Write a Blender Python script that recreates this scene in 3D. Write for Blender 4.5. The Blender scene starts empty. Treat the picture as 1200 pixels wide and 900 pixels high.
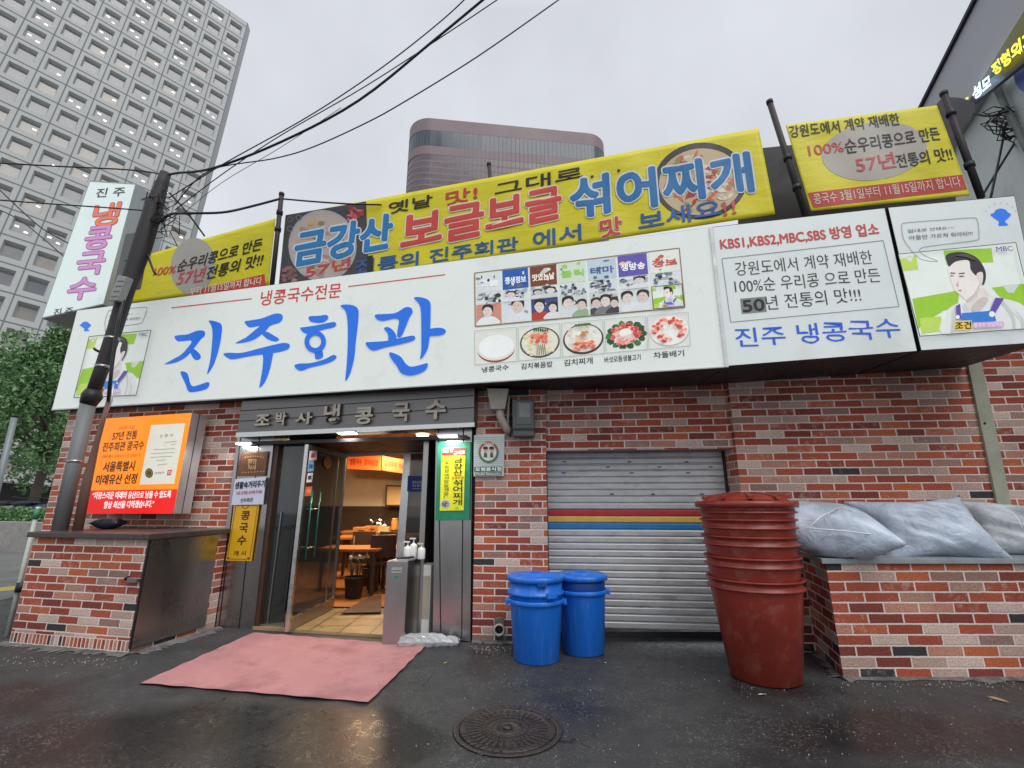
import bpy, bmesh, math, random
import numpy as np
from mathutils import Vector
random.seed(7); rng = np.random.default_rng(7)
SC = bpy.context.scene
COL = SC.collection
R_ = math.radians
# ---------------------------------------------------------------- camera
FPX, PITCH, EYE = 546.0, R_(14.4), 1.41          # focal length for a 1200 px wide frame, upward tilt, eye height
cam = bpy.data.cameras.new('camera'); cam.sensor_width = 36; cam.lens = FPX/1200*36
cam.clip_start = 0.05; cam.clip_end = 3000
camo = bpy.data.objects.new('camera', cam); COL.objects.link(camo)
camo.location = (0, 0, EYE); camo.rotation_euler = (R_(90)+PITCH, 0, 0)
SC.camera = camo
# ---------------------------------------------------------------- overcast sky, soft sun, exposure
SUN_EL, SUN_AZ = R_(52), R_(150)                 # behind the camera, to its right
w = bpy.data.worlds.new('World'); SC.world = w; w.use_nodes = True
nt = w.node_tree; nt.nodes.clear()
def wn(t, **k):
    n = nt.nodes.new(t)
    for a, b in k.items(): setattr(n, a, b)
    return n
out = wn('ShaderNodeOutputWorld'); bg = wn('ShaderNodeBackground'); bg.inputs[1].default_value = 0.1
sky = wn('ShaderNodeTexSky', sky_type='NISHITA', sun_disc=False, sun_elevation=SUN_EL, sun_rotation=SUN_AZ, air_density=1.0, dust_density=4.0)
hs = wn('ShaderNodeHueSaturation'); hs.inputs['Saturation'].default_value = 0.2; hs.inputs['Value'].default_value = 1.0
tc = wn('ShaderNodeTexCoord'); sp = wn('ShaderNodeSeparateXYZ'); rmp = wn('ShaderNodeValToRGB')
cr = rmp.color_ramp; cr.elements[0].position = 0.0; cr.elements[0].color = (.78,.81,.87,1)
cr.elements[1].position = 1.0; cr.elements[1].color = (1.5,1.52,1.56,1)
for p, c in ((.30,(.82,.85,.91,1)),(.55,(.70,.725,.785,1)),(.80,(.66,.685,.74,1)),(.9,(1.2,1.22,1.27,1))):
    e = cr.elements.new(p); e.color = c
nz = wn('ShaderNodeTexNoise'); nz.inputs['Scale'].default_value = 2.3; nz.inputs['Detail'].default_value = 4; nz.inputs['Roughness'].default_value = .55
nmap = wn('ShaderNodeMapRange'); nmap.inputs[1].default_value=.3; nmap.inputs[2].default_value=.7; nmap.inputs[3].default_value = 8.7; nmap.inputs[4].default_value = 10.8
mul = wn('ShaderNodeVectorMath', operation='SCALE')
mix = wn('ShaderNodeMix', data_type='RGBA'); mix.inputs[0].default_value = 0.94
L = nt.links.new
L(tc.outputs['Generated'], sp.inputs[0]); L(sp.outputs['Z'], rmp.inputs[0]); L(tc.outputs['Generated'], nz.inputs['Vector'])
L(nz.outputs[0], nmap.inputs[0]); L(rmp.outputs[0], mul.inputs[0]); L(nmap.outputs[0], mul.inputs['Scale'])
L(sky.outputs[0], hs.inputs['Color']); L(hs.outputs[0], mix.inputs[6]); L(mul.outputs[0], mix.inputs[7])
L(mix.outputs[2], bg.inputs[0]); L(bg.outputs[0], out.inputs[0])
sun = bpy.data.lights.new('sun', 'SUN'); sun.energy = 1.4; sun.angle = R_(40); sun.color = (1,.97,.94)
suno = bpy.data.objects.new('sun', sun); COL.objects.link(suno)
sdir = Vector((math.sin(SUN_AZ)*math.cos(SUN_EL), math.cos(SUN_AZ)*math.cos(SUN_EL), math.sin(SUN_EL)))
suno.rotation_euler = sdir.to_track_quat('Z', 'Y').to_euler(); suno.location = (3, -6, 12)
vs = SC.view_settings; SC.display_settings.display_device = 'sRGB'
vs.view_transform = 'Standard'; vs.look = 'None'; vs.gamma = 1; vs.exposure = 0.10; vs.use_curve_mapping = False
SC.cycles.use_denoising = True
SC.cycles.max_bounces = 8; SC.cycles.transparent_max_bounces = 16
SC.cycles.sample_clamp_indirect = 4.0
# ---------------------------------------------------------------- image measurements -> places on real planes
_F = np.array([0, math.cos(PITCH), math.sin(PITCH)]); _U = np.array([0, -math.sin(PITCH), math.cos(PITCH)]); _R = np.array([1., 0, 0])
EYEP = np.array([0, 0, EYE])
def ray(u, v): return _R*(u-600)/FPX + _U*(450-v)/FPX + _F
def gnd(u, v, z=0.0):
    d = ray(u, v); return EYEP + d*((z-EYE)/d[2])
def at(u, v, Y):
    d = ray(u, v); return EYEP + d*(Y/d[1])
def pxm(p):                                       # pixels per metre at a point
    return FPX/((np.asarray(p)-EYEP)@_F)
class Plane:
    def __init__(s, p0, yaw=None, n=None):        # yaw: degrees; its right side comes nearer
        s.p0 = np.array(p0, float)
        if n is None: n = (-math.sin(R_(yaw)), -math.cos(R_(yaw)), 0)
        s.n = np.array(n, float); s.n /= np.linalg.norm(s.n); s.wave = None
        s.r = np.array([-s.n[1], s.n[0], 0]); s.r /= np.linalg.norm(s.r)
    def pt(s, u, v, off=0.0):
        if s.wave: off = off + s.wave(u, v)
        d = ray(u, v); return EYEP + d*(((s.p0+s.n*off-EYEP)@s.n)/(d@s.n))
def lean(x, y, h):                                # where a plumb line through (x,y) is h pixels higher up
    return (x + h*(610-x)/(y+1680), y-h)
def tq(x0, y0, x1, y1, h0, h1=None):
    h1 = h0 if h1 is None else h1
    return [(x0, y0), (x1, y1), lean(x1, y1, h1), lean(x0, y0, h0)]
def homog(src, dst):
    A = []
    for (x, y), (u, v) in zip(src, dst):
        A.append([x,y,1,0,0,0,-u*x,-u*y,-u]); A.append([0,0,0,x,y,1,-v*x,-v*y,-v])
    return np.linalg.svd(np.array(A, float))[2][-1].reshape(3, 3)
def hap(H, pts):
    p = np.c_[np.asarray(pts, float), np.ones(len(pts))] @ H.T
    return p[:, :2]/p[:, 2:3]
UNIT = [(0,0),(1,0),(1,1),(0,1)]
def zo(pts, s, ox, oy): return [(x/s+ox, y/s+oy) for x, y in pts]
# ---------------------------------------------------------------- materials
def lin(c):
    return tuple((x/255/12.92 if x/255 <= .04045 else ((x/255+.055)/1.055)**2.4) for x in c)
def nnode(mt, t, **k):
    n = mt.node_tree.nodes.new(t)
    for a, b in k.items(): setattr(n, a, b)
    return n
def newmat(name):
    m = bpy.data.materials.new(name); m.use_nodes = True
    return m, m.node_tree.nodes['Principled BSDF'], m.node_tree.links.new
def P(name, col, rough=.6, metal=0., var=.12, scale=6., bump=0., bscale=40., emit=0., spec=.5, rvar=.1, trans=0., alpha=1., streak=False, dirt=None, sub=0.):
    """plain surface with uneven colour, gloss and a little relief; col is linear reflectance"""
    m, b, L = newmat(name)
    tc = nnode(m, 'ShaderNodeTexCoord'); vec = tc.outputs['Object']
    if streak:
        mp = nnode(m, 'ShaderNodeMapping'); mp.inputs['Scale'].default_value = (1, 1, .08) if streak is True else streak
        L(vec, mp.inputs[0]); vec = mp.outputs[0]
    n = nnode(m, 'ShaderNodeTexNoise'); n.inputs['Scale'].default_value = scale; n.inputs['Detail'].default_value = 6; n.inputs['Roughness'].default_value = .65
    L(vec, n.inputs['Vector'])
    r = nnode(m, 'ShaderNodeMapRange'); r.inputs[1].default_value = .25; r.inputs[2].default_value = .75
    r.inputs[3].default_value = 1-var; r.inputs[4].default_value = 1+var; L(n.outputs[0], r.inputs[0])
    sc = nnode(m, 'ShaderNodeVectorMath', operation='SCALE'); sc.inputs[0].default_value = col[:3]; L(r.outputs[0], sc.inputs['Scale'])
    co = sc.outputs[0]
    if dirt:
        d = nnode(m, 'ShaderNodeTexNoise'); d.inputs['Scale'].default_value = dirt[1]; d.inputs['Detail'].default_value = 8; d.inputs['Roughness'].default_value = .7; L(vec, d.inputs['Vector'])
        dr = nnode(m, 'ShaderNodeMapRange'); dr.inputs[1].default_value = dirt[2]; dr.inputs[2].default_value = dirt[2]+.18; dr.inputs[4].default_value = dirt[3]; L(d.outputs[0], dr.inputs[0])
        mx = nnode(m, 'ShaderNodeMix', data_type='RGBA'); L(dr.outputs[0], mx.inputs[0]); L(co, mx.inputs[6]); mx.inputs[7].default_value = (*dirt[0], 1); co = mx.outputs[2]
    L(co, b.inputs['Base Color'])
    rr = nnode(m, 'ShaderNodeMapRange'); rr.inputs[3].default_value = max(.02, rough-rvar); rr.inputs[4].default_value = min(1, rough+rvar)
    rr.inputs[1].default_value = .3; rr.inputs[2].default_value = .7
    L(n.outputs[0], rr.inputs[0]); L(rr.outputs[0], b.inputs['Roughness'])
    b.inputs['Metallic'].default_value = metal; b.inputs['Specular IOR Level'].default_value = spec
    b.inputs['Transmission Weight'].default_value = trans; b.inputs['Alpha'].default_value = alpha
    if sub: b.inputs['Subsurface Weight'].default_value = sub; b.inputs['Subsurface Radius'].default_value = (.03,.03,.03)
    if emit:
        L(co, b.inputs['Emission Color']); b.inputs['Emission Strength'].default_value = emit
    if bump:
        n2 = nnode(m, 'ShaderNodeTexNoise'); n2.inputs['Scale'].default_value = bscale; n2.inputs['Detail'].default_value = 5; L(vec, n2.inputs['Vector'])
        bp = nnode(m, 'ShaderNodeBump'); bp.inputs['Strength'].default_value = bump; bp.inputs['Distance'].default_value = .02
        L(n2.outputs[0], bp.inputs['Height']); L(bp.outputs[0], b.inputs['Normal'])
    return m
_ink = {}
def ink(c, emit=0., rough=.5, var=.06):          # printed colour, given as sRGB 0-255
    k = (tuple(c), emit, rough)
    if k not in _ink: _ink[k] = P('ink', lin(c), rough, var=var, scale=9, emit=emit)
    return _ink[k]
def glow(name, col, s):
    m, b, L = newmat(name); b.inputs['Base Color'].default_value = (*col, 1); b.inputs['Emission Color'].default_value = (*col, 1); b.inputs['Emission Strength'].default_value = s
    return m
def brick(name='brick_facing', cw=.265, ch=.0756, soldier=False, gain=1.22, dark=1.0):
    m, b, L = newmat(name)
    def math_(op, a=None, c=None):
        n = nnode(m, 'ShaderNodeMath', operation=op)
        for i, x in enumerate((a, c)):
            if x is None: continue
            if isinstance(x, (int, float)): n.inputs[i].default_value = x
            else: L(x, n.inputs[i])
        return n.outputs[0]
    uv = nnode(m, 'ShaderNodeUVMap'); s = nnode(m, 'ShaderNodeSeparateXYZ')
    nzz = nnode(m, 'ShaderNodeTexNoise'); nzz.inputs['Scale'].default_value = 22; L(uv.outputs[0], nzz.inputs['Vector'])
    dst = nnode(m, 'ShaderNodeVectorMath', operation='SCALE'); dst.inputs['Scale'].default_value = .008
    sb = nnode(m, 'ShaderNodeVectorMath', operation='SUBTRACT'); sb.inputs[1].default_value = (.5,.5,.5); L(nzz.outputs[1], sb.inputs[0]); L(sb.outputs[0], dst.inputs[0])
    ad = nnode(m, 'ShaderNodeVectorMath', operation='ADD'); L(uv.outputs[0], ad.inputs[0]); L(dst.outputs[0], ad.inputs[1]); L(ad.outputs[0], s.inputs[0])
    u, v = math_('DIVIDE', s.outputs['X'], cw), math_('DIVIDE', s.outputs['Y'], ch)
    row = math_('FLOOR', v); par = math_('MODULO', row, 2.0) if not soldier else 0.0
    us = math_('ADD', u, math_('MULTIPLY', par, .5)) if not soldier else u
    col = math_('FLOOR', us); fu, fv = math_('FRACT', us), math_('FRACT', v)
    cb = nnode(m, 'ShaderNodeCombineXYZ'); L(col, cb.inputs[0]); L(row, cb.inputs[1])
    wn_ = nnode(m, 'ShaderNodeTexWhiteNoise', noise_dimensions='2D'); L(cb.outputs[0], wn_.inputs['Vector'])
    rp = nnode(m, 'ShaderNodeValToRGB'); rp.color_ramp.interpolation = 'CONSTANT'
    pal = [(0,(156,76,54)),(.15,(138,64,48)),(.30,(168,90,58)),(.42,(146,70,52)),(.52,(118,56,48)),(.59,(168,142,130)),(.68,(150,116,102)),(.75,(186,164,152)),(.83,(134,104,94)),(.885,(172,120,102)),(.972,(52,50,54))]
    el = rp.color_ramp.elements; el[0].position = 0; el[0].color = (*lin(pal[0][1]), 1); el[1].position = pal[1][0]; el[1].color = (*lin(pal[1][1]), 1)
    for p, c in pal[2:]:
        e = el.new(p); e.color = (*lin(c), 1)
    L(wn_.outputs[0], rp.inputs[0])
    # whitewash wear inside bricks
    wr = nnode(m, 'ShaderNodeTexNoise'); wr.inputs['Scale'].default_value = 14; wr.inputs['Detail'].default_value = 8; wr.inputs['Roughness'].default_value = .75; L(uv.outputs[0], wr.inputs['Vector'])
    sep2 = nnode(m, 'ShaderNodeSeparateColor'); L(wn_.outputs[1], sep2.inputs[0])
    thr = math_('MULTIPLY', sep2.outputs[1], .25); we = math_('SUBTRACT', wr.outputs[0], math_('SUBTRACT', .72, thr))
    wf = nnode(m, 'ShaderNodeMapRange'); wf.inputs[1].default_value = 0; wf.inputs[2].default_value = .16; wf.inputs[4].default_value = .5; L(we, wf.inputs[0])
    mx = nnode(m, 'ShaderNodeMix', data_type='RGBA'); L(wf.outputs[0], mx.inputs[0]); L(rp.outputs[0], mx.inputs[6]); mx.inputs[7].default_value = (*lin((184,164,154)), 1)
    fn = nnode(m, 'ShaderNodeTexNoise'); fn.inputs['Scale'].default_value = 60; fn.inputs['Detail'].default_value = 4; L(uv.outputs[0], fn.inputs['Vector'])
    fr = nnode(m, 'ShaderNodeMapRange'); fr.inputs[1].default_value = .25; fr.inputs[2].default_value = .75; fr.inputs[3].default_value = .66*gain; fr.inputs[4].default_value = 1.3*gain; L(fn.outputs[0], fr.inputs[0])
    ms = nnode(m, 'ShaderNodeVectorMath', operation='SCALE'); L(mx.outputs[2], ms.inputs[0]); L(fr.outputs[0], ms.inputs['Scale'])
    mu, mv = .0145/cw, .0135/ch
    def band(f, wdt):
        d = math_('MINIMUM', f, math_('SUBTRACT', 1.0, f)); r = nnode(m, 'ShaderNodeMapRange'); r.inputs[1].default_value = wdt*.42; r.inputs[2].default_value = wdt*.62; L(d, r.inputs[0]); return r.outputs[0]
    msk = math_('MULTIPLY', band(fu, mu), band(fv, mv))
    fin = nnode(m, 'ShaderNodeMix', data_type='RGBA'); L(msk, fin.inputs[0]); fin.inputs[6].default_value = (*[x*gain for x in lin((206,190,182))], 1); L(ms.outputs[0], fin.inputs[7])
    # soot and damp low down and in blotches
    bl = nnode(m, 'ShaderNodeTexNoise'); bl.inputs['Scale'].default_value = 1.3; bl.inputs['Detail'].default_value = 5; L(uv.outputs[0], bl.inputs['Vector'])
    blr = nnode(m, 'ShaderNodeMapRange'); blr.inputs[1].default_value = .3; blr.inputs[2].default_value = .7; blr.inputs[3].default_value = .8; blr.inputs[4].default_value = 1.1; L(bl.outputs[0], blr.inputs[0])
    f2 = nnode(m, 'ShaderNodeVectorMath', operation='SCALE'); L(fin.outputs[2], f2.inputs[0]); L(blr.outputs[0], f2.inputs['Scale'])
    L(f2.outputs[0], b.inputs['Base Color']); b.inputs['Roughness'].default_value = .75; b.inputs['Specular IOR Level'].default_value = .35
    h = math_('ADD', math_('MULTIPLY', msk, 1.0), math_('MULTIPLY', fn.outputs[0], .35))
    bp = nnode(m, 'ShaderNodeBump'); bp.inputs['Strength'].default_value = .8; bp.inputs['Distance'].default_value = .008; L(h, bp.inputs['Height']); L(bp.outputs[0], b.inputs['Normal'])
    return m
# ---------------------------------------------------------------- mesh collecting
class MB:
    def __init__(s): s.v = []; s.f = []; s.m = []; s.mats = []; s.uv = []; s.sm = []
    def mi(s, mat):
        if mat not in s.mats: s.mats.append(mat)
        return s.mats.index(mat)
    def face(s, pts, mat, uv=None, smooth=False):
        i = len(s.v); s.v += [tuple(map(float, p)) for p in pts]; s.f.append(tuple(range(i, i+len(pts)))); s.m.append(s.mi(mat)); s.uv.append(uv); s.sm.append(smooth)
    def mesh(s, verts, faces, mat, smooth=False):
        i = len(s.v); k = s.mi(mat); s.v += [tuple(map(float, p)) for p in verts]
        for f in faces: s.f.append(tuple(i+a for a in f)); s.m.append(k); s.uv.append(None); s.sm.append(smooth)
    def slab(s, q, dep, mat, side=None, uv=False):            # front quad (4 points), pushed back along dep
        q = [np.array(p, float) for p in q]; d = np.array(dep, float); b = [p+d for p in q]; side = side or mat
        s.face(q, mat); s.face(b[::-1], side)
        for i in range(len(q)):
            j = (i+1) % len(q); s.face([q[j], q[i], b[i], b[j]], side)
    def box(s, lo, hi, mat):
        x0,y0,z0 = lo; x1,y1,z1 = hi
        s.slab([(x0,y0,z0),(x1,y0,z0),(x1,y0,z1),(x0,y0,z1)], (0,y1-y0,0), mat)
    def obox(s, c, ax, ay, az, mat):                          # centre and three half axes
        c, ax, ay, az = (np.array(t, float) for t in (c, ax, ay, az))
        s.slab([c-ax-ay-az, c+ax-ay-az, c+ax-ay+az, c-ax-ay+az], 2*ay, mat)
    def tube(s, pts, r, mat, n=8, cap=True, smooth=True):
        pts = [np.array(p, float) for p in pts]; rs = r if hasattr(r, '__len__') else [r]*len(pts); rings = []
        up = None
        for i, p in enumerate(pts):
            t = pts[min(i+1, len(pts)-1)]-pts[max(i-1, 0)]; t /= (np.linalg.norm(t)+1e-9)
            if up is None: up = np.array([0,0,1.]) if abs(t[2]) < .9 else np.array([1.,0,0])
            a = np.cross(t, up); a /= (np.linalg.norm(a)+1e-9); b = np.cross(a, t); up = b
            rings.append([p+rs[i]*(a*math.cos(2*math.pi*k/n)+b*math.sin(2*math.pi*k/n)) for k in range(n)])
        V = [q for rg in rings for q in rg]; Fc = []
        for i in range(len(rings)-1):
            for k in range(n): Fc.append((i*n+k, i*n+(k+1)%n, (i+1)*n+(k+1)%n, (i+1)*n+k))
        if cap: Fc += [tuple(range(n))[::-1], tuple(range((len(rings)-1)*n, len(rings)*n))]
        s.mesh(V, Fc, mat, smooth)
    def lathe(s, prof, c, mat, n=40, smooth=True, rot=None, sx=1., sy=1.):      # prof: (radius, height)
        V = []
        for r, z in prof:
            for k in range(n):
                a = 2*math.pi*k/n; p = np.array([r*math.cos(a)*sx, r*math.sin(a)*sy, z])
                if rot is not None: p = rot@p
                V.append(p+np.array(c))
        Fc = []
        for i in range(len(prof)-1):
            for k in range(n): Fc.append((i*n+k, i*n+(k+1)%n, (i+1)*n+(k+1)%n, (i+1)*n+k))
        Fc.append(tuple(range(n))[::-1]); Fc.append(tuple(range((len(prof)-1)*n, len(prof)*n)))
        s.mesh(V, Fc, mat, smooth)
    def grid(s, fn, nu, nv, mat, smooth=True):
        V = [fn(i/nu, j/nv) for j in range(nv+1) for i in range(nu+1)]
        s.mesh(V, [(j*(nu+1)+i, j*(nu+1)+i+1, (j+1)*(nu+1)+i+1, (j+1)*(nu+1)+i) for j in range(nv) for i in range(nu)], mat, smooth)
    # drawing on a plane, in the photo's pixels
    def poly(s, px, pl, off, mat):
        pts = [pl.pt(u, v, off) for u, v in px]
        i = len(s.v); s.v += [tuple(p) for p in pts]
        from mathutils.geometry import tessellate_polygon
        k = s.mi(mat)
        for t in tessellate_polygon([[Vector((u, v, 0)) for u, v in px]]):
            s.f.append(tuple(i+a for a in t)); s.m.append(k); s.uv.append(None); s.sm.append(False)
    def ell(s, cx, cy, rx, ry, pl, off, mat, rot=0., n=40, wob=0.):
        c, q = math.cos(rot), math.sin(rot); pts = []
        for k in range(n):
            a = 2*math.pi*k/n; g = 1+(random.uniform(-wob, wob) if wob else 0)
            x, y = rx*g*math.cos(a), ry*g*math.sin(a); pts.append((cx+x*c-y*q, cy+x*q+y*c))
        s.poly(pts, pl, off, mat)
    def ring(s, cx, cy, rx, ry, w, pl, off, mat, n=40, a0=0., a1=2*math.pi):
        for k in range(n):
            a, b = a0+(a1-a0)*k/n, a0+(a1-a0)*(k+1)/n
            q = [(cx+rx*math.cos(t)*g, cy+ry*math.sin(t)*g) for t, g in ((a,1),(b,1),(b,1-w/rx),(a,1-w/rx))]
            s.face([pl.pt(u, v, off) for u, v in q], mat)
    def line(s, pts, wd, pl, off, mat):
        for (x0,y0),(x1,y1) in zip(pts[:-1], pts[1:]):
            d = math.hypot(x1-x0, y1-y0)+1e-9; nx, ny = -(y1-y0)/d*wd/2, (x1-x0)/d*wd/2
            s.face([pl.pt(*q, off) for q in ((x0-nx,y0-ny),(x1-nx,y1-ny),(x1+nx,y1+ny),(x0+nx,y0+ny))], mat)
WL = {}
def link(o, parent, loc=(0,0,0)):
    COL.objects.link(o)
    if parent is not None: o.parent = parent; WL[o.name] = WL[parent.name]
    else: WL[o.name] = np.array(loc, float)
    return o
def tag(o, label=None, cat=None, group=None, kind=None):
    for k, v in (('label', label), ('category', cat), ('group', group), ('kind', kind)):
        if v: o[k] = v
    return o
def thing(name, label, cat, loc=(0,0,0), group=None):
    o = bpy.data.objects.new(name, None); o.empty_display_size = .1; o.location = [float(x) for x in loc]
    link(o, None, loc); return tag(o, label, cat, group)
def build(mb, name, parent=None, label=None, cat=None, group=None, kind=None, bevel=0., loc=None, weld=False):
    me = bpy.data.meshes.new(name); base = WL[parent.name] if parent is not None else np.array(loc if loc is not None else (0,0,0), float)
    V = np.array(mb.v, float)-base
    me.from_pydata([tuple(v) for v in V], [], mb.f)
    for m in mb.mats: me.materials.append(m)
    me.polygons.foreach_set('material_index', mb.m); me.polygons.foreach_set('use_smooth', mb.sm)
    if any(u is not None for u in mb.uv):
        lay = me.uv_layers.new(name='UVMap'); k = 0
        for f, u in zip(mb.f, mb.uv):
            for i in range(len(f)):
                lay.data[k].uv = u[i] if u is not None else (0, 0); k += 1
    me.update()
    if bevel or weld:
        bm = bmesh.new(); bm.from_mesh(me); bmesh.ops.remove_doubles(bm, verts=bm.verts, dist=1e-4); bmesh.ops.recalc_face_normals(bm, faces=bm.faces)
        if bevel:
            ed = [e for e in bm.edges if len(e.link_faces) == 2 and e.calc_face_angle(0) > .6]
            bmesh.ops.bevel(bm, geom=ed, offset=bevel, segments=2, profile=.7, affect='EDGES', clamp_overlap=True)
        bm.to_mesh(me); bm.free()
    o = bpy.data.objects.new(name, me)
    if parent is None: o.location = [float(x) for x in base]
    link(o, parent, base)
    return tag(o, label, cat, group, kind)
def copy_tree(o, parent=None):
    c = o.copy(); COL.objects.link(c); WL[c.name] = WL[o.name]
    if parent is not None: c.parent = parent
    for ch in list(o.children): copy_tree(ch, c)
    return c
# ---------------------------------------------------------------- lettering
_tx = {}
def glyphs(body, bold, extr=0., shear=0.):
    k = (body, bold, extr, shear)
    if k not in _tx:
        c = bpy.data.curves.new('lettering', 'FONT'); c.body = body; c.offset = bold; c.resolution_u = 4; c.extrude = extr; c.shear = shear
        if not extr: c.fill_mode = 'FRONT'
        o = bpy.data.objects.new('lettering', c); COL.objects.link(o)
        dg = bpy.context.evaluated_depsgraph_get(); me = bpy.data.meshes.new_from_object(o.evaluated_get(dg))
        V = np.array([v.co[:] for v in me.vertices]); Fc = [tuple(p.vertices) for p in me.polygons]
        bpy.data.objects.remove(o); bpy.data.curves.remove(c); bpy.data.meshes.remove(me); _tx[k] = (V, Fc)
    return _tx[k]
def put(mb, body, quad, pl, off, mat, bold=0., halo=None, extr=0., shear=0., jit=0.):
    """writes body into a quadrilateral of the plane; heavier weights and outlines are grown outwards with rounded ends"""
    grow = 0. if (extr or bold < .015) else bold
    V, Fc = glyphs(body, 0. if grow else bold, .5 if extr else 0., shear)
    lo, hi = V[:, :2].min(0), V[:, :2].max(0); H = homog(UNIT, quad)
    hp = .5*(math.hypot(quad[3][0]-quad[0][0], quad[3][1]-quad[0][1])+math.hypot(quad[2][0]-quad[1][0], quad[2][1]-quad[1][1]))
    st = (V[:, :2]-lo)/(hi-lo+1e-9)
    if jit: st = st + np.c_[0*st[:, 0], jit*np.sin(st[:, 0]*37.)+jit*.6*np.sin(st[:, 0]*91+1)]
    px = hap(H, st)
    def place(r, off, mat):
        n = 1 if r == 0 else (6 if r < 1 else 10)
        for k in range(n+(r > 0)):
            dx, dy = (0, 0) if k == n or r == 0 else (r*math.cos(2*math.pi*k/n+.3), r*math.sin(2*math.pi*k/n+.3))
            mb.mesh([pl.pt(u+dx, v+dy, off+.00012*k+((z+.5)*extr if extr else 0)) for (u, v), z in zip(px, V[:, 2])], Fc, mat)
    if halo: place((halo[1])*hp, off, halo[0]); off += .003
    place(grow*hp*.8, off, mat)
def lettering(body, quad, pl, off, mat, parent, name='lettering', **k):
    mb = MB(); put(mb, body, quad, pl, off, mat, **k); return build(mb, name, parent)
def smooth_loop(pts, n=5):
    P_ = [np.array(p, float) for p in pts]; out = []; N = len(P_)
    for i in range(N):
        a, b, c, d = P_[i-1], P_[i], P_[(i+1)%N], P_[(i+2)%N]
        for k in range(n):
            t = k/n; out.append(tuple(.5*((2*b)+(-a+c)*t+(2*a-5*b+4*c-d)*t*t+(-a+3*b-3*c+d)*t**3)))
    return out
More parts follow.
